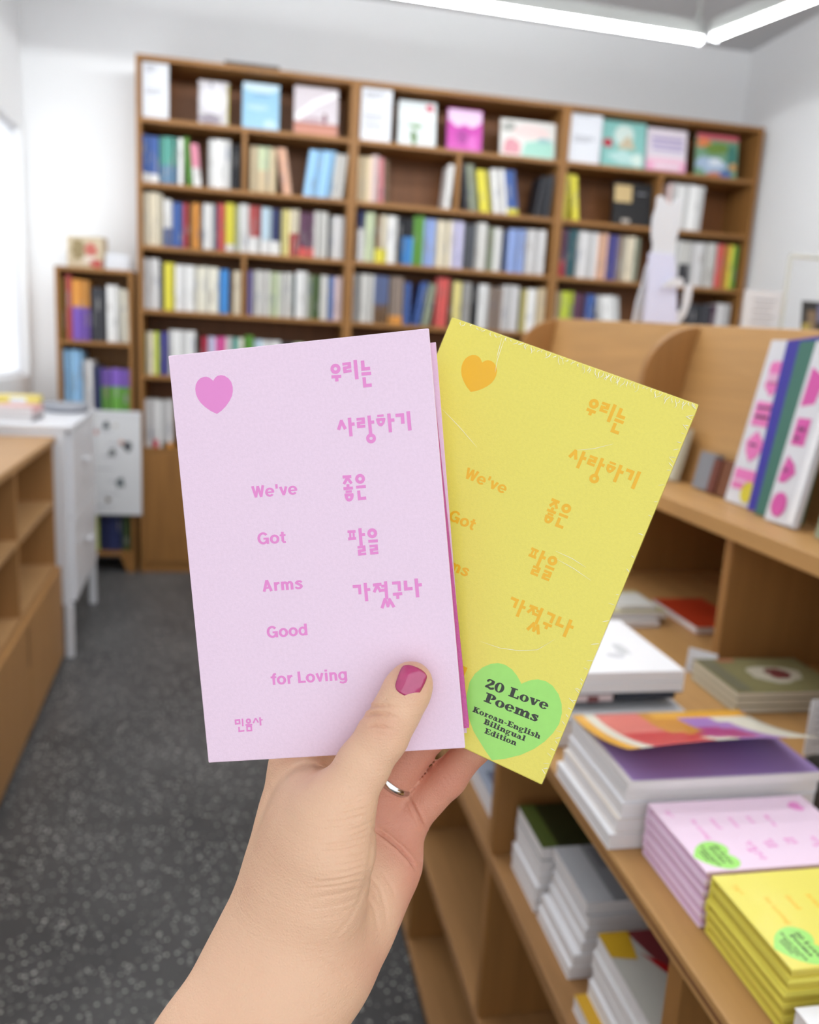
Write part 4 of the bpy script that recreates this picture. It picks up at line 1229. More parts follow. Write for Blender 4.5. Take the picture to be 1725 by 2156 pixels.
# ------------------------------------------------------------------ top shelf: books shown face out, white sign cards
def face_out(name, label, cat, x0, x1, h, paint, tilt=7, glossy=False, group='books shown face out on the top shelf', y=4.225, thick=.014, base=None):
    """a book standing with its cover to the room; PAINT: list of (mat, polygon in 0..1 cover coordinates)"""
    w = x1 - x0
    t = thing(name, label, cat, ((x0 + x1) / 2, y, (LV[1] if base is None else base) + .0005 + .0), 0, group)
    t.rotation_euler = (math.radians(-tilt), 0, 0)
    if tilt:
        t.location.z += math.sin(math.radians(tilt)) * (thick + .002)
    body = MB().box(-w / 2, w / 2, 0, .0015, 0, h)
    body.box(-w / 2, w / 2, thick - .0015, thick, 0, h)
    body.box(-w / 2, -w / 2 + .0015, .0015, thick - .0015, 0, h)
    part('cover', body, paint[0][0], t)
    part('page_block', B(-w / 2 + .0017, w / 2 - .002, .0017, thick - .0017, .002, h - .003), PAGES, t)
    for m, poly in paint[1:]:
        p = MB()
        p.prism([(-w / 2 + a * w, max(.004, b) * h) for a, b in poly], 0, .0003, 0, Matrix(((1, 0, 0, 0), (0, 0, -1, -.0001 - .0003 * paint.index((m, poly))), (0, 1, 0, 0), (0, 0, 0, 1))))
        part('cover_print', p, m, t)
    if glossy:
        s = part('plastic_sleeve', B(-w / 2 - .006, w / 2 + .006, -.006, thick + .002, 0.0, h + .006), FILM, t, label='clear plastic sleeve')
        bevel(s, .005, 3)
    return t

def pm(c, rough=.4):
    return mat('print_%d_%d_%d' % c, tuple(int(v * .95) for v in c), rough=rough, spec=.4)

def rect(a, b, c, d):
    return [(a, b), (c, b), (c, d), (a, d)]

def blob(cx, cy, rx, ry, n=14, wob=.12, seed=1):
    rr = random.Random(seed)
    return [(cx + rx * (1 + rr.uniform(-wob, wob)) * math.cos(2 * PI * i / n), cy + ry * (1 + rr.uniform(-wob, wob)) * math.sin(2 * PI * i / n)) for i in range(n)]

def sign_card(label, x0, x1, z0, z1, lines, y=4.2, base=True, group='white sign cards on the top shelf'):
    w, h = x1 - x0, z1 - z0
    t = thing('sign_card', label, 'sign', ((x0 + x1) / 2, y, z0), 0, group)
    c = MB().box(-w / 2, w / 2, 0, .004, 0, h)
    c.box(-w / 2, w / 2, .004, .034, 0, .003)
    part('card', c, PAPER, t)
    for i, (zz, ln) in enumerate(lines):
        part('printed_line', B(-w * .38, -w * .38 + ln * w, -.0006, -.0001, zz * h, zz * h + .005), PRINT, t)
    return t

sign_card('tall white sign card at the left end of the left bookcase top shelf', -.508, -.392, LV[1] + .0005, 2.385, [(.93, .4), (.885, .42), (.84, .3), (.50, .66), (.45, .5)])
sign_card('tall white sign card at the left end of the middle bookcase top shelf', .492, .640, LV[1] + .0005, 2.385, [(.9, .62), (.86, .66), (.82, .4), (.5, .6), (.45, .66), (.38, .5), (.30, .6), (.24, .55)], group='white sign cards on the top shelf')
sign_card('tall white sign card at the left end of the right bookcase top shelf', 1.548, 1.715, LV[1] + .0005, 2.38, [(.95, .5), (.53, .62), (.48, .7), (.43, .5)], group='white sign cards on the top shelf')

W1 = pm((226, 224, 230))
face_out('face_out_book', 'whitish book in a sleeve beside the sign card, left bookcase top shelf', 'book', -.262, -.126, .198, [(pm((205, 200, 205)), None), (W1, blob(.5, .62, .45, .36, 14, .05, 2)), (pm((150, 140, 152)), blob(.4, .14, .38, .12, 12, .2, 3)), (pm((196, 186, 70)), rect(.955, .05, 1, .95)), (pm((110, 108, 120)), rect(.38, .86, .46, .97))], glossy=True)
face_out('face_out_book', 'light blue book shown face out, left bookcase top shelf', 'book', -.062, .108, .212, [(pm((150, 196, 226)), None), (pm((206, 228, 240)), [(.02, .86), (.3, .80), (.72, .80), (.98, .88), (.98, .99), (.02, .99)]), (pm((112, 160, 196)), rect(.3, .73, .72, .77)), (pm((186, 216, 236)), blob(.75, .14, .2, .1, 12, .2, 4)), (pm((178, 212, 234)), blob(.4, .48, .3, .06, 12, .2, 5))], glossy=True)
face_out('face_out_book', 'pale lilac and terracotta picture book, left bookcase top shelf', 'book', .178, .386, .222, [(pm((214, 206, 212)), None), (pm((196, 132, 112)), rect(0, 0, 1, .2)), (pm((176, 112, 98)), rect(0, .2, 1, .27)), (pm((120, 60, 72)), blob(.7, .38, .05, .1, 10, .3, 6)), (pm((186, 160, 170)), blob(.4, .33, .3, .06, 14, .4, 7)), (pm((248, 246, 248)), [(.02, .34), (.1, .3), (.5, .62), (.97, .84), (.97, .96), (.45, .74), (.02, .40)])], glossy=True)
face_out('face_out_book', 'white sleeved book with a green plant drawing, middle bookcase top shelf', 'book', .680, .868, .212, [(pm((222, 228, 230)), None), (pm((242, 248, 248)), rect(.05, .58, .95, .80)), (pm((112, 140, 96)), blob(.42, .2, .12, .18, 12, .35, 8)), (pm((150, 176, 140)), blob(.45, .46, .2, .06, 12, .35, 9)), (pm((206, 92, 112)), blob(.82, .87, .1, .09, 12, .1, 10))], glossy=True)
face_out('face_out_book', 'magenta book in a clear sleeve, middle bookcase top shelf', 'book', .926, 1.102, .200, [(pm((202, 66, 172)), None), (pm((236, 206, 238)), [(.02, .98), (.98, .98), (.98, .72), (.75, .58), (.6, .60), (.5, .66), (.4, .60), (.25, .58), (.02, .74)]), (pm((168, 52, 148)), blob(.45, .34, .22, .16, 12, .3, 12)), (pm((214, 96, 190)), blob(.72, .25, .16, .2, 12, .3, 13))], glossy=True)
face_out('face_out_book', 'wide landscape picture book in pastel pink and mint, middle bookcase top shelf', 'book', 1.198, 1.486, .180, [(pm((228, 226, 222)), None), (pm((164, 214, 198)), [(.38, .05), (.97, .05), (.97, .45), (.7, .5), (.45, .42)]), (pm((216, 150, 160)), [(.05, .08), (.36, .08), (.36, .38), (.2, .52), (.08, .42)]), (pm((236, 212, 210)), blob(.55, .70, .34, .18, 16, .1, 14)), (pm((150, 190, 192)), blob(.8, .5, .14, .07, 12, .3, 15)), (pm((170, 170, 165)), blob(.15, .8, .12, .13, 12, .3, 16))], glossy=True)
face_out('face_out_book', 'turquoise book with a white figure and a red flower, right bookcase top shelf', 'book', 1.735, 1.975, .228, [(pm((140, 200, 194)), None), (pm((216, 232, 226)), blob(.5, .7, .22, .24, 14, .1, 17)), (pm((206, 190, 160)), [(.35, .42), (.78, .42), (.62, .72), (.5, .62)]), (pm((192, 44, 66)), blob(.14, .52, .11, .1, 12, .2, 18)), (pm((190, 226, 222)), [(.1, .25), (.5, .4), (.9, .2), (.9, .08), (.4, .1)]), (pm((222, 240, 232)), blob(.8, .2, .14, .15, 12, .3, 19))], tilt=6)
face_out('face_out_book', 'white book with lilac lettering lines and a pink fade, right bookcase top shelf', 'book', 1.985, 2.205, .216, [(pm((232, 222, 232)), None), (pm((244, 176, 208)), rect(0, 0, 1, .24)), (pm((248, 210, 226)), rect(0, .24, 1, .34)), (pm((176, 160, 206)), rect(.12, .72, .9, .80)), (pm((186, 172, 212)), rect(.1, .60, .92, .67)), (pm((186, 172, 212)), rect(.14, .50, .9, .56)), (pm((246, 226, 236)), rect(.2, .08, .85, .2))], tilt=6)
face_out('face_out_book', 'multicoloured garden picture book, right bookcase top shelf at the far end', 'book', 2.262, 2.500, .216, [(pm((120, 160, 128)), None), (pm((206, 96, 110)), rect(0, .88, 1, 1)), (pm((226, 132, 84)), blob(.15, .78, .16, .12, 12, .25, 20)), (pm((110, 140, 60)), blob(.5, .68, .3, .14, 14, .3, 21)), (pm((170, 190, 214)), blob(.4, .3, .36, .2, 16, .3, 22)), (pm((222, 230, 238)), blob(.45, .36, .16, .1, 12, .3, 23)), (pm((66, 128, 116)), blob(.86, .5, .12, .3, 12, .2, 24)), (pm((200, 118, 92)), blob(.45, .06, .2, .06, 12, .3, 25)), (pm((206, 150, 90)), blob(.9, .28, .08, .1, 12, .2, 26)), (pm((86, 110, 170)), blob(.72, .1, .14, .1, 12, .2, 27))], tilt=6)

# black boxed set with a beige label, right bookcase second shelf
bx = thing('boxed_book', 'black box with a beige square label leaning on the divider, right bookcase', 'book', (1.93, 4.225, LV[2] + .0005), 0)
bx.rotation_euler = (math.radians(-6), 0, 0)
bx.location.z += .0036
part('box', B(-.10, .115, 0, .03, 0, .215), BLACK, bx)
part('label_patch', B(-.095, .0, -.0012, -.0002, .115, .20), pm((206, 178, 128)), bx)
part('small_print', B(-.05, -.005, -.0012, -.0002, .012, .03), pm((200, 190, 180)), bx)
part('printed_line', B(.03, .08, -.0012, -.0002, .16, .166), PRINT, bx)

# thin dark tray lying on top of the left bookcase
tr = thing('flat_tray', 'thin dark tray lying on top of the left tall bookcase', 'tray', (-.02, 4.26, 2.4105))
part('tray_base', B(-.125, .125, -.05, .06, 0, .006), pm((50, 42, 36)), tr)
for a in ((-.125, -.119, -.05, .06), (.119, .125, -.05, .06), (-.119, .119, -.05, -.044), (-.119, .119, .054, .06)):
    part('rim', B(a[0], a[1], a[2], a[3], .006, .022), pm((50, 42, 36)), tr)

# things on the small bookcase
pb = thing('picture_box', 'beige and red illustrated box on the low narrow bookcase', 'box', (-.775, 4.29, 1.4705), math.radians(-12))
pbx = MB().box(-.085, .085, -.03, .03, 0, .145)
part('carton', pbx, pm((206, 188, 158)), pb)
for i, (c, pl) in enumerate(((pm((196, 104, 92)), blob(.03, .085, .035, .03, 14, .3, 31)), (pm((150, 132, 92)), blob(-.03, .08, .035, .05, 14, .3, 32)), (pm((228, 214, 200)), blob(.02, .04, .03, .02, 12, .3, 33)), (pm((190, 84, 76)), blob(.05, .025, .03, .02, 12, .3, 34)))):
    p = MB().prism(pl, 0, .0003, 0, Matrix(((1, 0, 0, 0), (0, 0, -1, -.0302 - .0003 * i), (0, 1, 0, 0), (0, 0, 0, 1))))
    part('printed_picture', p, c, pb)
nb = thing('notecard_block', 'white block of note cards at the right end of the low narrow bookcase top', 'stationery', (-.632, 4.26, 1.4705), math.radians(4))
part('card_stack', B(-.055, .055, -.03, .04, 0, .05), PAPER, nb)
part('leaning_card', B(-.052, .05, -.034, -.031, 0, .075), PAPER, nb)

# poster hanging in front of the small bookcase
po = thing('hanging_poster', 'white poster with small dark sketches hung on the low narrow bookcase', 'poster', (-.64, 4.168, .30))
part('sheet', B(-.117, .117, -.003, 0, 0, .50), mat('poster_paper', (214, 214, 216), rough=.7), po)
for i, (px_, pz_, rr_, c) in enumerate(((-.045, .44, .018, (70, 78, 84)), (.055, .34, .022, (84, 86, 90)), (-.02, .31, .02, (120, 122, 124)), (.018, .16, .022, (96, 106, 108)), (-.04, .075, .012, (96, 76, 56)), (-.09, .41, .012, (214, 150, 140)), (.025, .36, .010, (222, 170, 150)), (.0, .44, .01, (206, 200, 190)))):
    p = MB().prism(blob(px_, pz_, rr_, rr_ * 1.2, 12, .4, 40 + i), 0, .0004, 0, Matrix(((1, 0, 0, 0), (0, 0, -1, -.0031), (0, 1, 0, 0), (0, 0, 0, 1))))
    part('sketch', p, pm(c), po)
for i in range(7):
    part('printed_line', B(-.1 + (i % 3) * .03, -.02 + (i % 3) * .03, -.0036, -.0031, .04 + i * .062, .044 + i * .062), PRINT, po)
part('hanging_rail', B(-.119, .119, -.006, .003, .50, .512), WHITE_METAL, po)

# ------------------------------------------------------------------ display counter on the right
CT = .772                     # counter top
GX0, GX1 = .318, 1.72
PLYL_SHADED = wood('birch_ply_shaded_lower', (164, 121, 76), 1, contrast=.13)  # same ply again, shade under the countertop put into its colour
GY0, GY1 = -.42, 2.205
g = thing('display_counter', 'long double sided plywood display counter with open bays and a slanted book rack', 'display counter', (.9, .94, 0))
def gp(name, x0, x1, y0, y1, z0, z1, m, bev=.0015, **kw):
    o = part(name, B(x0 - .9, x1 - .9, y0 - .94, y1 - .94, z0, z1), m, g, **kw)
    if bev:
        bevel(o, bev)
    return o
gp('countertop', GX0, .98, GY0, GY1 - .02, CT - .016, CT, PLYY)
gp('edge_strip', GX0 - .0006, GX0, GY0, GY1 - .02, CT - .0095, CT - .0065, mat('ply_core', (120, 78, 44), rough=.7), 0)
for zt in (.543, .290, .05):
    gp('shelf', GX0 + .004, .80, GY0, GY1 - .02, zt - .02, zt, PLYL_SHADED)
gp('plinth', GX0 + .02, .80, GY0, GY1 - .02, 0, .035, PLYY)
LOWY = (.492, .945, 1.40, 1.855, .04)
for y in LOWY:
    for zlo, zhi in ((.05, .270), (.290, .523), (.543, CT - .016)):
        gp('divider', GX0 + .006, .80, y - .010, y + .010, zlo, zhi, PLYZ_SHADED)
gp('back_panel', .80, .815, GY0, GY1 - .02, .035, CT - .016, PLYZ_SHADED)
gp('recess_back', .98, .995, GY0, GY1 - .02, .035, 1.25, PLYZ_SHADED)
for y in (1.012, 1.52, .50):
    gp('divider', .659, .98, y - .009, y + .009, CT, .964, PLYZ_SHADED)
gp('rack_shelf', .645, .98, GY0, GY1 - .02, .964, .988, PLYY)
gp('end_panel', GX0, GX1, GY1 - .02, GY1, 0, .988, PLYZ_SHADED)
# slanted back board of the rack, its top edge running a little downhill towards the viewer
def slab(name, pts, m):
    """eight corners: four of the near face, four of the far face"""
    mb = MB().add([(x - .9, y - .94, z) for x, y, z in pts], [(0, 1, 2, 3), (7, 6, 5, 4), (0, 4, 5, 1), (1, 5, 6, 2), (2, 6, 7, 3), (3, 7, 4, 0)])
    o = part(name, mb, m, g)
    bevel(o, .002)
    return o
def ztop(y):
    return 1.2547 + (y - 1.101) * .036
xb, xt = .768, .815
slab('slanted_board', [(xb, GY0, .988), (xb, GY1, .988), (xt, GY1, ztop(GY1)), (xt, GY0, ztop(GY0)),
                       (xb + .018, GY0, .988), (xb + .018, GY1, .988), (xt + .018, GY1, ztop(GY1)), (xt + .018, GY0, ztop(GY0))], PLYY)
slab('top_board', [(xt + .018, GY0, ztop(GY0) - .02), (xt + .018, GY1, ztop(GY1) - .02), (xt + .018, GY1, ztop(GY1)), (xt + .018, GY0, ztop(GY0)),
                   (1.40, GY0, ztop(GY0) - .02), (1.40, GY1, ztop(GY1) - .02), (1.40, GY1, ztop(GY1)), (1.40, GY0, ztop(GY0))], PLYY)
gp('far_side_panel', 1.40, 1.415, GY0, GY1 - .02, .988, 1.21, PLYZ_SHADED)
gp('far_side_body', 1.0, GX1 - .1, GY0, GY1 - .02, .035, .96, PLYZ_SHADED)
# round shouldered dividers standing out from the slanted board
def shoulder(y, deep=.088):
    zt = ztop(y) - .004
    poly = [(xb, .988), (xb - deep + .012, .988)]
    xe = lambda z: xb + (xt - xb) * (z - .988) / (zt - .988)
    zr = zt - deep * .95
    poly.append((xe(zr) - deep, zr))
    for k in range(1, 9):
        a = PI / 2 * k / 8
        poly.append((xe(zr + deep * .95 * math.sin(a)) - deep * math.cos(a), zr + deep * .95 * math.sin(a)))
    mb = MB().prism([(x - .9, z) for x, z in poly], 0, .018, 0, Matrix(((1, 0, 0, 0), (0, 0, 1, y - .009 - .94), (0, 1, 0, 0), (0, 0, 0, 1))))
    o = part('rounded_divider', mb, PLYZ_SHADED, g)
    bevel(o, .002)
for y in (2.190, 1.440, .687):
    shoulder(y)

# ------------------------------------------------------------------ books lying on the counter
def lying_matrix(x, y, z, up='+X', turn=0.0):
    """book lying face up; its width runs towards -Y and its head points to +X"""
    M = Matrix(((0, 1, 0, 0), (-1, 0, 0, 0), (0, 0, 1, 0), (0, 0, 0, 1)))
    return Matrix.Translation((x, y, z)) @ Matrix.Rotation(turn, 4, 'Z') @ M

HB = .0952
HL = .149
stack_cover = {}
FILM_STACK = FILM.copy()
FILM_STACK.name = 'shrink_film_stack'
for _n in FILM_STACK.node_tree.nodes:
    if _n.type == 'MATH' and _n.operation == 'MULTIPLY_ADD':
        _n.inputs[1].default_value = 0.12
        _n.inputs[2].default_value = 0.012
def small_book(kind, label, x, y, z, turn, group, printed, t):
    M = lying_matrix(x, y, z, turn=turn)
    r = thing('poetry_book', label, 'book', M=M, group=group)
    cm, pmn, ink = (PINK, PINKPAGE, PINK_INK) if kind == 'pink' else (YELLOW, YELLOWPAGE, YELLOW_INK)
    key = (kind, t)
    if key not in stack_cover:
        stack_cover[key] = (cover_shell(HB, HL, t).mesh('cover', [cm]), B(-HB / 2 + .0017, HB / 2 - .002, -HL / 2 + .0025, HL / 2 - .0025, -t + .0017, -.0017).mesh('page_block', [pmn]))
    o = obj('cover', stack_cover[key][0], r)
    obj('page_block', stack_cover[key][1], r)
    if kind == 'yellow':
        f_ = part('shrink_wrap', B(-HB / 2 - .0002, HB / 2 + .0002, -HL / 2 - .0002, HL / 2 + .0002, -t - .0001, .00018), FILM_STACK, r)
    if printed:
        dz = 2e-4 if kind == 'yellow' else 0
        cover_print(r, ink, 1.0, -2.3, 4e-5)
        sticker(r)
    return r

rk = random.Random(21)
TOPN = ['topmost', 'second', 'third', 'fourth', 'fifth', 'sixth']
for i in range(5):
    t = .0093
    z = CT + .0006 + (5 - i) * .0097
    small_book('pink', '%s pink book %s the pink stack on the counter' % (TOPN[i], 'with its sticker showing, of' if i == 0 else 'down in'), .4195 + (rk.uniform(-.0008, .0008) if i else 0), .5495, z, (rk.uniform(-.004, .004) if i else 0), 'stack of pink books on the counter', i == 0, t)
for i in range(5):
    t = .0093
    z = CT + .0006 + (5 - i) * .0097
    small_book('yellow', '%s yellow book %s the yellow stack on the counter' % (TOPN[i], 'with its sticker showing, of' if i == 0 else 'down in'), .4215 + (rk.uniform(-.002, .0015) if i else 0), .4495, z, (rk.uniform(-.012, .012) if i else 0), 'stack of yellow books on the counter', i == 0, t)

def flat_book(name, label, x0, x1, y0, y1, z, t, cov, edge, group=None, turn=0.0, prints=()):
    """a paperback lying flat, spine on the +X side; PRINTS: (mat, polygon 0..1 across x and y)"""
    w, l = x1 - x0, y1 - y0
    r = thing(name, label, 'book', ((x0 + x1) / 2, (y0 + y1) / 2, z), turn, group)
    c = MB()
    k = .0006
    c.box(-w / 2, w / 2, -l / 2, l / 2, 0, k)
    c.box(-w / 2, w / 2, -l / 2, l / 2, t - k, t)
    c.box(w / 2 - .0008, w / 2, -l / 2, l / 2, k, t - k)
    part('cover', c, cov, r)
    part('page_block', B(-w / 2 + .0006, w / 2 - .001, -l / 2 + .0006, l / 2 - .0006, k + .0001, t - k - .0001), edge, r)
    for i, (m, pl) in enumerate(prints):
        p = MB().prism([(-w / 2 + a * w, -l / 2 + b * l) for a, b in pl], t + .00005 + .0002 * i, t + .0002 + .0002 * i)
        part('cover_print', p, m, r)
    return r

WHITE_EDGE = mat('white_page_edge', (226, 222, 222), rough=.85, bump=.5, bscale=500)
WCOV = mat('white_cover', (240, 240, 244), rough=.35, spec=.5)
# stack beside the pink one: white books under one with a lifted picture cover
AX0, AX1, AY0, AY1 = .326, .520, .606, .736
zz = CT + .0005
for i, (t, dx, tone) in enumerate(((.0145, -.012, (236, 236, 240)), (.0135, -.006, (226, 216, 206)), (.0140, -.002, (238, 238, 242)), (.0125, .0, (232, 232, 238)))):
    flat_book('paperback_book', '%s white paperback from the bottom, under the book with the lifted picture cover' % ['lowest', 'second', 'third', 'fourth'][i], AX0 + dx + .003, AX1 + dx, AY0 + .001 * i, AY1, zz, t, mat('cover_white_%d' % i, tone, rough=.4), WHITE_EDGE, 'white paperbacks under the lifted cover', turn=0)
    zz += t + .0004
r = thing('paperback_book', 'open book with a bright abstract picture cover curling up over a purple page', 'book', ((AX0 + AX1) / 2, (AY0 + AY1) / 2, zz))
w, l = AX1 - AX0, AY1 - AY0
part('page_block', B(-w / 2 + .003, w / 2, -l / 2, l / 2, 0, .0085), WHITE_EDGE, r)
part('purple_endpaper', B(-w / 2 + .008, w / 2, -l / 2 + .002, l / 2, .0086, .0092), mat('purple_paper', (166, 138, 200), rough=.55), r)
ABS = [pm((206, 52, 58), .3), pm((232, 172, 62), .3), pm((222, 122, 112), .3), pm((170, 128, 196), .3), pm((226, 222, 206), .3), pm((176, 60, 130), .3), pm((206, 140, 52), .3)]
cv = MB()
NX, NY = 16, 14
def lift(v):
    return .0098 + .030 * v ** 1.7
for j in range(NY + 1):
    v = j / NY
    for i in range(NX + 1):
        u = i / NX
        y = l / 2 - v * (l * .97)
        cv.v.append((-w / 2 + .002 + u * (w - .004), y, lift(v) + .004 * (u - .5) * v + .004 * math.sin(PI * u) * v))
for j in range(NY):
    for i in range(NX):
        u, v = (i + .5) / NX, (j + .5) / NY
        a = j * (NX + 1) + i
        cv.f.append((a, a + 1, a + NX + 2, a + NX + 1))
        if v < .16 and u > .45:
            mi = 1
        elif u < .13:
            mi = (1, 4, 6)[min(2, int(u * 16))]
        elif math.hypot((u - .47) / .12, (v - .30) / .34) < 1:
            mi = 6
        elif math.hypot((u - .28) / .22, (v - .22) / .3) < 1:
            mi = 2
        elif u > .80 or (v < .3 and u > .72):
            mi = 4
        elif math.hypot((u - .62) / .13, (v - .66) / .25) < 1:
            mi = 5
        elif u > .54:
            mi = 3
        elif v > .82 and u > .44:
            mi = 4
        else:
            mi = 0
        cv.mi.append(mi)
o = part('lifted_cover', cv, ABS, r, smooth=True, label='curling cover with red, purple, amber and cream shapes')
md = o.modifiers.new('thickness', 'SOLIDIFY')
md.thickness = .0004

# white stack behind it, the second book lying open under the top ones
BX0, BX1, BY0, BY1 = .335, .497, .815, .992
zz = CT + .0005
for i, t in enumerate((.012, .0125)):
    flat_book('paperback_book', '%s white paperback of the white stack behind the lifted cover' % ('lowest' if i == 0 else 'second lowest'), BX0 - .012 + .004 * i, BX1 - .004, BY0 - .02, BY1, zz, t, WCOV, WHITE_EDGE, 'white stack on the counter')
    zz += t + .0004
r = thing('paperback_book', 'grey-white book lying open under two white books, its cover propped up', 'book', ((BX0 + BX1) / 2, (BY0 + BY1) / 2, zz), 0, 'white stack on the counter')
w, l = BX1 - BX0, BY1 - BY0
part('page_block', B(-w / 2 - .008, w / 2, -l / 2 - .022, l / 2, 0, .008), mat('grey_paper', (206, 208, 212), rough=.6), r)
fl = MB()
for j in range(9):
    v = j / 8
    for i in range(2):
        fl.v.append((-w / 2 + i * w, l / 2 - v * l, .0085 + .0175 * v ** .9))
for j in range(8):
    fl.f.append((j * 2, j * 2 + 1, j * 2 + 3, j * 2 + 2)); fl.mi.append(0)
o = part('propped_cover', fl, pm((86, 94, 108)), r)
md = o.modifiers.new('thickness', 'SOLIDIFY'); md.thickness = .0005
part('cover_flap_print', B(-w / 2 + .01, -w / 2 + .075, -l / 2 - .0012, -l / 2 - .0004, .018, .0262), pm((216, 196, 196)), r)
part('cover_flap_print', B(-w / 2 + .045, -w / 2 + .058, -l / 2 - .0018, -l / 2 - .0013, .017, .0245), pm((120, 70, 70)), r)
part('cover_flap_print', B(-w / 2 + .08, w / 2 - .01, -l / 2 - .0012, -l / 2 - .0004, .0195, .0262), pm((44, 50, 62)), r)
zz += .0268
for i, t in enumerate((.012, .0125)):
    flat_book('paperback_book', '%s white book on top of the propped cover, white stack' % ('lower' if i == 0 else 'top, faintly printed'), BX0 - .002 * i, BX1, BY0, BY1, zz + .0006, t, WCOV, WHITE_EDGE, 'white stack on the counter', prints=() if i == 0 else [(pm((216, 218, 222)), blob(.72, .4, .05, .1, 12, .4, 51)), (pm((222, 223, 228)), blob(.6, .28, .06, .06, 12, .4, 52))])
    zz += t + .0004

# olive books in the recess, a small pile and a red book further in
for i in range(3):
    t = .0092
    flat_book('paperback_book', '%s olive book of the low pile in front of the recess divider' % ['lowest', 'middle', 'topmost, flower printed'][i], .600, .752, .858, .968, CT + .0005 + i * (t + .0003), t, pm((140, 134, 92), .5), mat('ivory_edge', (214, 208, 190), rough=.9, bump=.4, bscale=500), 'olive books on the counter', turn=math.radians(-1),
              prints=() if i < 2 else [(pm((206, 198, 178)), blob(.58, .5, .24, .24, 16, .25, 61)), (pm((122, 58, 58)), blob(.6, .5, .10, .16, 12, .25, 62)), (pm((120, 118, 96)), rect(.02, .04, .16, .95)), (pm((190, 120, 90)), rect(.2, .88, .36, .96))])
for i, (c, x0, x1, y0, y1, t, nm) in enumerate((((214, 208, 206), .545, .66, 1.175, 1.315, .010, 'pale grey book at the bottom of the small pile behind the white stack'), ((200, 192, 150), .560, .68, 1.19, 1.31, .010, 'straw coloured book on the small pile behind the white stack'), ((222, 222, 216), .60, .665, 1.20, 1.27, .007, 'little white booklet on top of the small pile behind the white stack'))):
    flat_book('paperback_book', nm, x0, x1, y0, y1, CT + .0005 + (0, .0105, .021)[i], t, pm(c), WHITE_EDGE, 'small pile on the counter')
flat_book('paperback_book', 'red book lying by itself beside the small pile, against the divider', .705, .80, 1.14, 1.29, CT + .0005, .012, pm((192, 62, 32)), WHITE_EDGE)
tg = thing('price_tag', 'small folded white price card standing before the recess divider', 'sign', (.625, .985, CT + .0004), math.radians(-50))
for s in (-1, 1):
    p = MB().box(-.02, .02, -.0004, .0004, 0, .034, 0, Matrix.Translation((0, s * .0075, 0)) @ Matrix.Rotation(math.radians(s * 12), 4, 'X'))
    part('card_leaf', p, PAPER, tg)
part('printed_line', B(-.012, .012, -.0052, -.0049, .018, .020), PRINT, tg)
cd = thing('sign_card', 'white text card standing at the right edge, beyond the open purple book', 'sign', (.668, .755, CT + .0004), math.radians(4))
part('card', B(-.05, .05, 0, .002, 0, .066), PAPER, cd)
for i in range(6):
    part('printed_line', B(-.042, -.042 + (.05, .07, .06, .072, .03, .065)[i], -.0005, 0, .054 - i * .008, .0555 - i * .008), PRINT, cd)
pt = thing('pen_pot', 'dark grey pen pot at the right edge behind the pink stack', 'pot', (.553, .630, CT + .0004))
m = MB()
n = 24
prof = [(.024, 0), (.027, .002), (.027, .055), (.025, .055), (.025, .004)]
for rr, z in prof:
    m.v += [(rr * math.cos(2 * PI * k / n), rr * math.sin(2 * PI * k / n), z) for k in range(n)]
for a in range(len(prof) - 1):
    for k in range(n):
        m.f.append((a * n + k, a * n + (k + 1) % n, (a + 1) * n + (k + 1) % n, (a + 1) * n + k)); m.mi.append(0)
m.f.append(tuple(range(n))); m.mi.append(0)
m.f.append(tuple(4 * n + k for k in range(n))); m.mi.append(0)
part('cup', m, mat('dark_grey_plastic', (88, 82, 76), rough=.5), pt, smooth=False)
for i in range(2):
    zt = i * .0158
    flat_book('paperback_book', '%s white paperback at the lower right corner beside the yellow stack' % ('lower' if i == 0 else 'upper, overhanging'), .352 - .008 * i, .50, .270, .392 - .002 * i, CT + .0005 + zt, .0152, WCOV, WHITE_EDGE if i else mat('marbled_edge', (206, 208, 214), rough=.6, var=.12, vscale=60), 'white paperbacks in the lower right corner')

# ------------------------------------------------------------------ books in the bay under the counter
LZ = .5435
zz = LZ
for i in range(5):
    t = (.0165, .017, .0165, .017, .0175)[i]
    dk = i == 4
    flat_book('paperback_book', '%s of the far stack under the counter' % ['lowest white book', 'second white book from the bottom', 'third white book from the bottom', 'white book under the dark green one', 'dark green topmost book'][i], .344 + rk.uniform(-.002, .002), .474, .820, .911, zz, t, pm((42, 46, 20), .45) if dk else WCOV, WHITE_EDGE, 'far stack under the counter', prints=[(pm((84, 98, 44), .45), rect(.0, .0, .16, 1))] if dk else ())
    zz += t + .0004
zz = LZ
for i in range(6):
    t = (.0145, .015, .0142, .0152, .0145, .0155)[i]
    dx = (-.010, -.007, .001, .004, .006, .003)[i]
    top = i == 5
    flat_book('paperback_book', '%s in the middle stack under the counter' % ['lowest white book', 'second white book', 'third white book', 'fourth white book', 'fifth white book', 'topmost book with a grey pencil drawing'][i], .354 + dx, .484 + dx, .713 + rk.uniform(-.001, .001), .813, zz, t, WCOV if not top else pm((206, 208, 214), .35), WHITE_EDGE, 'middle stack under the counter',
              prints=[(pm((150, 152, 158), .35), rect(.24, 0, 1, 1)), (pm((124, 126, 132), .35), rect(.3, .55, .55, .95)), (pm((96, 98, 104), .35), blob(.5, .25, .06, .06, 12, .3, 71)), (pm((128, 130, 136), .35), blob(.7, .4, .14, .2, 12, .3, 72))] if top else ())
    zz += t + .0004
zz = LZ
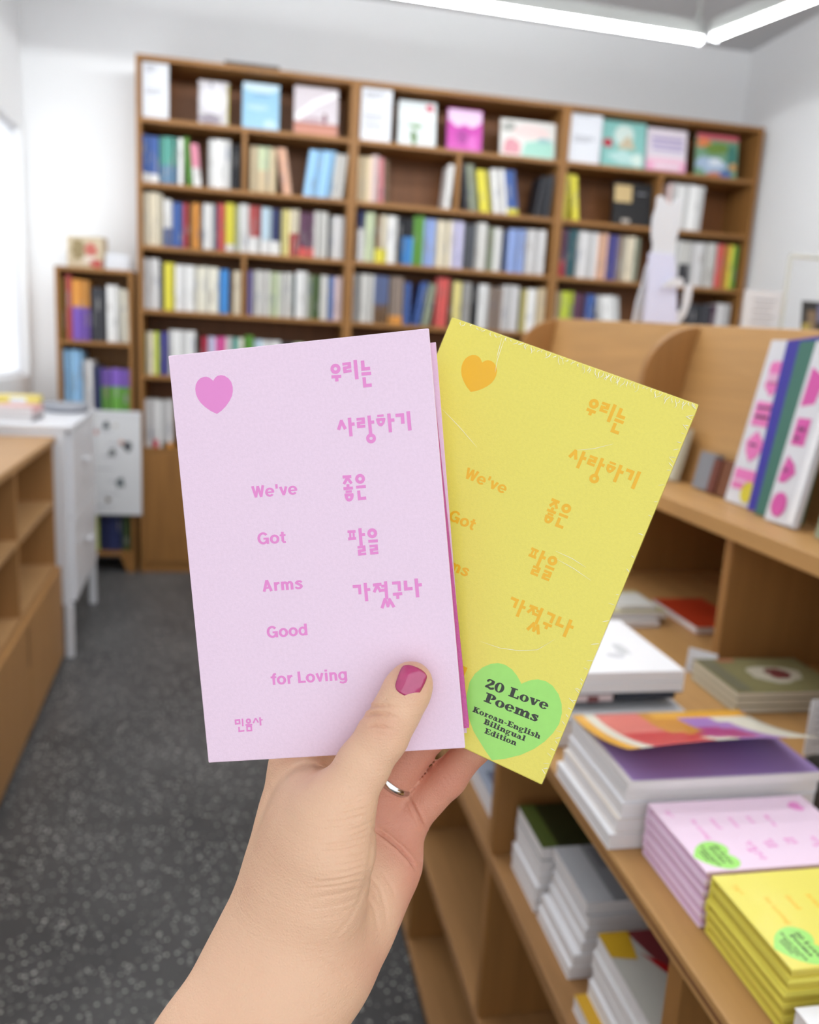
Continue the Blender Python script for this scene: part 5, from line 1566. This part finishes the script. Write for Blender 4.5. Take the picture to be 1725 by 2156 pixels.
for i in range(5):
    t = (.0165, .017, .0165, .017, .0175)[i]
    dx = (-.016, -.002, .001, -.001, .002)[i]
    top = i == 4
    flat_book('paperback_book', '%s in the near stack under the counter' % ['lowest yellow cornered book, sticking out', 'second white book', 'third white book', 'fourth white book', 'topmost red and yellow book'][i], .350 + dx, .475 + dx, .524 + rk.uniform(-.001, .001), .674, zz, t, WCOV if not top else pm((206, 204, 196), .4), WHITE_EDGE, 'near stack under the counter',
              prints=[(pm((132, 56, 62), .4), [(.24, 1), (1, 1), (1, .08), (.42, .5)]), (pm((186, 14, 24), .4), [(.25, .80), (.42, .5), (1, .0), (1, .16)]), (pm((222, 176, 46), .4), [(.0, .78), (.2, .74), (.26, 1), (0, 1)])] if top else ([(pm((222, 172, 46), .4), rect(0, .5, .12, 1))] if i == 0 else ()))
    zz += t + .0004
for i in range(2):
    flat_book('paperback_book', '%s blue-white book in the far bay under the counter, beyond the divider' % ('lower' if i == 0 else 'upper'), .346, .47, 1.02, 1.17, LZ + i * .0155, .015, pm((186, 196, 216) if i else (220, 222, 228)), WHITE_EDGE, 'pair in the far bay under the counter', prints=[(pm((120, 130, 156)), rect(.1, .2, .4, .5))] if i else ())

# ------------------------------------------------------------------ books leaning in the rack
RZ = .9885
lean = math.atan2(xt - xb, ztop(1.1) - .988)
def rack_book(name, label, y0, y1, h, depth, cov, x=.712, prints=(), group='books leaning in the slanted rack', extra=0.0, roll=0.0):
    """face or spine to the aisle (-x), leaning back on the board"""
    t = thing(name, label, 'book', (x, (y0 + y1) / 2, RZ + .0004 + depth * math.sin(lean + extra)), 0, group)
    w = y1 - y0
    ro = math.radians(roll)
    t.rotation_euler = (Matrix.Rotation(lean + extra, 4, 'Y') @ Matrix.Rotation(-ro, 4, 'X')).to_euler()
    t.location.z += w / 2 * math.sin(abs(ro))
    c = MB()
    c.box(0, .0012, -w / 2, w / 2, 0, h)
    c.box(depth - .0012, depth, -w / 2, w / 2, 0, h)
    c.box(.0012, depth - .0012, -w / 2, -w / 2 + .0012, 0, h)
    part('cover', c, cov, t)
    part('page_block', B(.0014, depth - .0014, -w / 2 + .0014, w / 2 - .001, .001, h - .002), PAGES, t)
    for i, (m, pl) in enumerate(prints):
        p = MB().prism([(w / 2 - a * w, b * h) for a, b in pl], 0, .0002, 0, Matrix(((0, 0, -1, -.0001 - .0003 * i), (1, 0, 0, 0), (0, 1, 0, 0), (0, 0, 0, 1))))
        part('cover_print', p, m, t)
    return t
HOT = pm((238, 122, 192), .4)
HOT2 = pm((222, 84, 172), .4)
MAGW = pm((226, 226, 232), .35)
rack_book('magazine', 'white magazine with pink heart and square shapes and a yellow spot, tall in the rack', 1.054, 1.154, .252, .006, MAGW, x=.733, prints=[
    (HOT, [(.16, .86), (.27, .88), (.31, .86), (.35, .88), (.50, .86), (.52, .72), (.36, .66), (.16, .72)]), (HOT, rect(.10, .48, .58, .63)), (HOT, [(.33, .455), (.52, .40), (.58, .36), (.48, .30), (.33, .26), (.18, .32), (.12, .38)]), (HOT, rect(.08, .09, .60, .215)), (pm((222, 206, 40), .4), blob(.52, .085, .16, .065, 16, .03, 81)),
    (pm((120, 52, 96)), rect(.16, .585, .50, .60)), (pm((120, 52, 96)), rect(.16, .53, .48, .548)), (pm((120, 52, 96)), rect(.24, .36, .42, .375)), (pm((232, 178, 212)), rect(.2, .75, .46, .80)), (pm((240, 190, 222)), rect(.12, .13, .46, .15))])
rack_book('booklet', 'deep blue booklet fanned out between the two pink and white magazines', .978, 1.078, .252, .006, pm((44, 30, 160), .4), x=.7245, roll=5.7)
rack_book('booklet', 'dark green booklet fanned out in front of the deep blue one in the rack', .950, 1.047, .250, .006, pm((52, 112, 96), .4), x=.716, roll=3.4)
rack_book('magazine', 'second white and pink magazine, in front of the dark green booklet in the rack', .945, 1.012, .250, .006, MAGW, x=.7075, roll=.9, prints=[
    (HOT2, [(.12, .86), (.6, .80), (.5, .66), (.1, .64)]), (HOT2, rect(.14, .43, .56, .58)), (HOT2, [(.2, .37), (.45, .33), (.56, .28), (.3, .22), (.1, .22), (.12, .3)]), (HOT2, blob(.34, .10, .24, .07, 16, .03, 82)), (pm((120, 52, 96)), rect(.26, .51, .46, .53)), (pm((120, 52, 96)), rect(.24, .46, .36, .48)), (pm((246, 246, 250)), rect(.76, .02, .96, .98)), (pm((150, 60, 120)), rect(.2, .28, .34, .30))])
rack_book('picture_book', 'peach and sage coloured picture book at the right edge of the rack',   .80, .900, .20, .010, pm((206, 204, 168), .4), x=.704, prints=[(pm((232, 172, 140)), blob(.3, .5, .22, .2, 14, .3, 83)), (pm((150, 156, 128)), rect(0, 0, .6, .22)), (pm((226, 214, 140)), blob(.3, .8, .2, .12, 14, .3, 84))])
rack_book('mini_book', 'little grey book standing low left of the tall magazine in the rack', 1.222, 1.268, .062, .016, pm((136, 138, 146), .5), x=.740)
rack_book('mini_book', 'little dark red spine beside the little grey book in the rack', 1.198, 1.219, .056, .016, pm((112, 52, 34), .5), x=.738)
rack_book('mini_book', 'little brown spine next to the tall magazine in the rack', 1.140, 1.194, .058, .016, pm((118, 66, 30), .5), x=.740)
rack_book('mini_book', 'small cream book leaning sideways at the left of the rack shelf', 1.325, 1.385, .095, .012, pm((204, 200, 182), .5), x=.735, prints=[(pm((206, 110, 110)), rect(.5, .9, 1, 1)), (pm((196, 186, 90)), rect(.4, .7, .8, .8))], extra=.02)

# ------------------------------------------------------------------ things on top of the counter's upper board
ty = lambda y: ztop(y) + .0006
cat = thing('cat_standee', 'white cardboard cat figure seen from behind on top of the display counter', 'display figure', (.93, 1.85, ty(1.85) + .0005), math.radians(4))
def cz(pts):
    return [((px - 1372) * .00122, (672 - py) * .00110) for px, py in pts]
outline = cz([(1326, 672), (1330, 628), (1338, 590), (1342, 560), (1350, 536), (1352, 515), (1346, 490), (1345, 462), (1350, 438), (1350, 418), (1356, 413), (1364, 418), (1374, 430), (1384, 426), (1394, 414), (1399, 412), (1402, 420), (1402, 445), (1404, 470), (1400, 495), (1396, 512), (1402, 535), (1408, 560), (1412, 600), (1414, 640), (1424, 646), (1430, 636), (1430, 612), (1432, 590), (1440, 585), (1447, 590), (1446, 622), (1440, 650), (1428, 668), (1420, 672)])
T0 = Matrix(((1, 0, 0, 0), (0, 0, -1, .003), (0, 1, 0, 0), (0, 0, 0, 1)))
o = part('cutout', MB().prism(outline, 0, .006, 0, T0), PAPER, cat)
bevel(o, .001)
LIL = mat('lilac_grey_card', (196, 194, 214), rough=.7)
ez = MB().prism(cz([(1322, 672), (1336, 600), (1342, 530), (1396, 530), (1398, 600), (1396, 672)]), 0, .003, 0, Matrix.Translation((0, -.008, 0)) @ Matrix.Rotation(math.radians(7), 4, 'X') @ Matrix(((1, 0, 0, 0), (0, 0, -1, 0), (0, 1, 0, 0), (0, 0, 0, 1))))
# the strut leans out from the back of the figure to the board
ezo = MB().prism(cz([(1320, 672), (1334, 600), (1342, 530), (1396, 530), (1396, 600), (1390, 672)]), 0, .003)
ezo.v = [(x, -.0045 - .055 * (1 - min(1, y / .157)), y) if z > .001 else (x, -.0078 - .055 * (1 - min(1, y / .157)), y) for x, y, z in ezo.v]
part('easel_strut', ezo, LIL, cat)
tab = MB().prism(cz([(1357, 600), (1380, 580), (1402, 578), (1406, 596), (1384, 598)]), 0, .004)
tab.v = [(x, -.040 - (.004 if z > .001 else 0), y) for x, y, z in tab.v]
part('locking_tab', tab, PAPER, cat)

sg = thing('sign_card', 'white printed notice standing on the display counter right of the cat figure', 'sign', (1.152, 1.76, ty(1.76)), math.radians(2))
part('card', B(-.052, .052, 0, .0025, 0, .088), PAPER, sg)
for i in range(5):
    part('printed_line', B(-.03 + .004 * (i % 2), .03 - .006 * (i % 3), -.0006, 0, .066 - i * .0125, .069 - i * .0125), PRINT, sg)
sf = thing('wire_display_frame', 'thin pale metal frame standing on the display counter at the right edge', 'frame', (1.27, 1.76, ty(1.76) + .0012))
m = MB()
for a, b in (((-.068, 0, .0035), (-.068, 0, .168)), ((.068, 0, .0035), (.068, 0, .168)), ((-.068, 0, .168), (.068, 0, .168))):
    m.tube([a, b], .0042, 8)
part('frame_bars', m, mat('pale_metal', (196, 198, 190), rough=.4, metal=.3), sf)
part('foot_plate', B(-.075, .075, -.03, .03, 0, .0035), mat('pale_metal', (196, 198, 190)), sf)
ph = thing('photo_card', 'dark photo postcard leaning in the pale metal frame', 'postcard', (1.262, 1.725, ty(1.725) + .006), 0)
ph.rotation_euler = (math.radians(-8), 0, 0)
part('card', B(-.032, .032, 0, .0015, 0, .066), pm((48, 46, 44)), ph)
part('printed_picture', B(-.018, .006, -.0005, -.0001, .0, .045), pm((128, 108, 84)), ph)
part('printed_picture', B(.008, .026, -.0005, -.0001, .02, .06), pm((112, 116, 150)), ph)
part('printed_picture', B(-.03, -.008, -.0009, -.0006, .0, .016), pm((168, 152, 78)), ph)

# ------------------------------------------------------------------ low oak unit on the left
ang = math.atan2(2.078 - 3.122, -.618 + .677)
LU = thing('low_shelf_unit', 'low oak shelf unit with open bays over doors, along the window wall', 'shelf unit', (-.677, 3.122, 0), ang)
# local x runs along the front towards the viewer, local y into the unit is negative... (front plane y = 0)
D_ = .36
def lp(name, x0, x1, y0, y1, z0, z1, m, bev=.0015, parent=LU):
    o = part(name, B(x0, x1, y0, y1, z0, z1), m, parent)
    if bev:
        bevel(o, bev)
    return o
E0, E1 = .115, 3.25
lp('worktop', E0 - .01, E1, -D_, .008, .80, .822, LEFTW)
lp('end_panel', E0, E0 + .02, -D_, 0, 0, .80, LEFTZ)
lp('end_panel', E1 - .02, E1, -D_, 0, 0, .80, LEFTZ)
lp('back_panel', E0 + .02, E1 - .02, -D_, -D_ + .01, .03, .80, LEFTZ)
cols = [E0 + .02, .69, 1.33, 1.97, 2.61, E1 - .02]
for x in cols[1:-1]:
    lp('divider', x, x + .02, -D_ + .01, -.004, .03, .80, LEFTZ)
for a, b in zip(cols[:-1], cols[1:]):
    s = a if a == cols[0] else a + .02
    for zt in (.60, .372):
        lp('shelf', s, b, -D_ + .01, -.003, zt - .02, zt, LEFTW)
    d = lp('door', s - .008, b + .008, .0, .018, .03, .362, LEFTZ)
    if a != cols[0]:
        h = MB().box(s + .004, s + .018, .0181, .0188, .225, .345)
        part('handle_slot', h, pm((92, 60, 32)), d)
    lp('plinth', s, b, -.04, -.02, 0, .03, LEFTZ)

# dark wooden box at its far end
db = thing('display_box', 'dark brown wooden box on the low oak unit at the left edge', 'box', (-.925, 2.93, .8225))
part('box_body', B(-.03, .03, -.06, .06, 0, .20), wood('walnut', (72, 46, 30), 2), db)
part('lid', B(-.033, .033, -.063, .063, .20, .21), wood('walnut', (72, 46, 30), 2), db)

# white cabinet
wc = thing('white_cabinet', 'white lacquered cabinet on slim legs between the low oak unit and the bookcases', 'cabinet', (-.655, 3.37, 0), math.radians(3))
lx0, lx1, ly0, ly1 = -.37, .02, -.335, .335
bevel(part('carcass', B(lx0, lx1 - .018, ly0, ly1, .205, .842), WHITE_METAL, wc), .004)
bevel(part('top_plate', B(lx0 - .004, lx1 + .004, ly0 - .004, ly1 + .004, .842, .858), WHITE_METAL, wc), .003)
for z0, z1 in ((.208, .520), (.525, .838)):
    d = part('drawer', B(lx1 - .0175, lx1, ly0 + .035, ly1 - .035, z0, z1), WHITE_METAL, wc)
    bevel(d, .003)
    k = MB().tube([(lx1 + .001, -.04, (z0 + z1) / 2 + .02), (lx1 + .022, -.04, (z0 + z1) / 2 + .02)], .006, 12)
    k.tube([(lx1 + .018, -.055, (z0 + z1) / 2 + .02), (lx1 + .018, .015, (z0 + z1) / 2 + .02)], .008, 12)
    part('handle', k, WHITE_METAL, d, smooth=True)
for x in (lx0 + .015, lx1 - .022):
    for y in (ly0 + .015, ly1 - .015):
        bevel(part('leg', B(x - .014, x + .014, y - .014, y + .014, 0, .205), WHITE_METAL, wc), .002)

# things on the white cabinet
TZ = .8585
flat_book('paperback_book', 'white magazine at the left on the white cabinet, below the yellow packet', -1.02, -.84, 3.50, 3.70, TZ, .02, WCOV, WHITE_EDGE, 'things on the white cabinet')
yp = thing('yellow_packet', 'yellow packet lying on a white magazine on the white cabinet', 'packet', (-.93, 3.62, TZ + .0205), math.radians(8))
bevel(part('packet', B(-.085, .085, -.05, .05, 0, .035), pm((228, 206, 110), .4), yp), .01, 3)
part('label_patch', B(-.03, .03, -.0512, -.0502, .006, .028), PAPER, yp)
for i, (c, nm) in enumerate((((120, 118, 122), 'grey book at the bottom of the pink topped pile on the white cabinet'), ((214, 196, 196), 'pale book in the middle of the pink topped pile on the white cabinet'), ((222, 160, 156), 'pink book on top of the pile on the white cabinet'))):
    flat_book('paperback_book', nm, -.905 + .004 * i, -.765, 3.13 + .004 * i, 3.30, TZ + i * .0165, .016, pm(c), WHITE_EDGE, 'pink topped pile on the white cabinet')
gb = thing('tape_dispenser', 'grey rounded desk tray on the white cabinet beside the pale blue books', 'tray', (-.735, 3.54, TZ))
m = MB()
n = 28
prof = [(.055, 0), (.075, .006), (.082, .035), (.079, .036), (.070, .010), (.0, .008)]
for rr, z in prof:
    m.v += [(rr * 1.15 * math.cos(2 * PI * k / n), rr * math.sin(2 * PI * k / n), z) for k in range(n)]
for a in range(len(prof) - 1):
    for k in range(n):
        m.f.append((a * n + k, a * n + (k + 1) % n, (a + 1) * n + (k + 1) % n, (a + 1) * n + k)); m.mi.append(0)
m.f.append(tuple(range(n))); m.mi.append(0)
part('tray_dish', m, mat('grey_plastic', (150, 152, 160), rough=.5), gb, smooth=True)
part('note_pad', B(-.05, .04, -.04, .04, .0105, .03), pm((196, 198, 204)), gb)
gb.name = 'desk_tray'
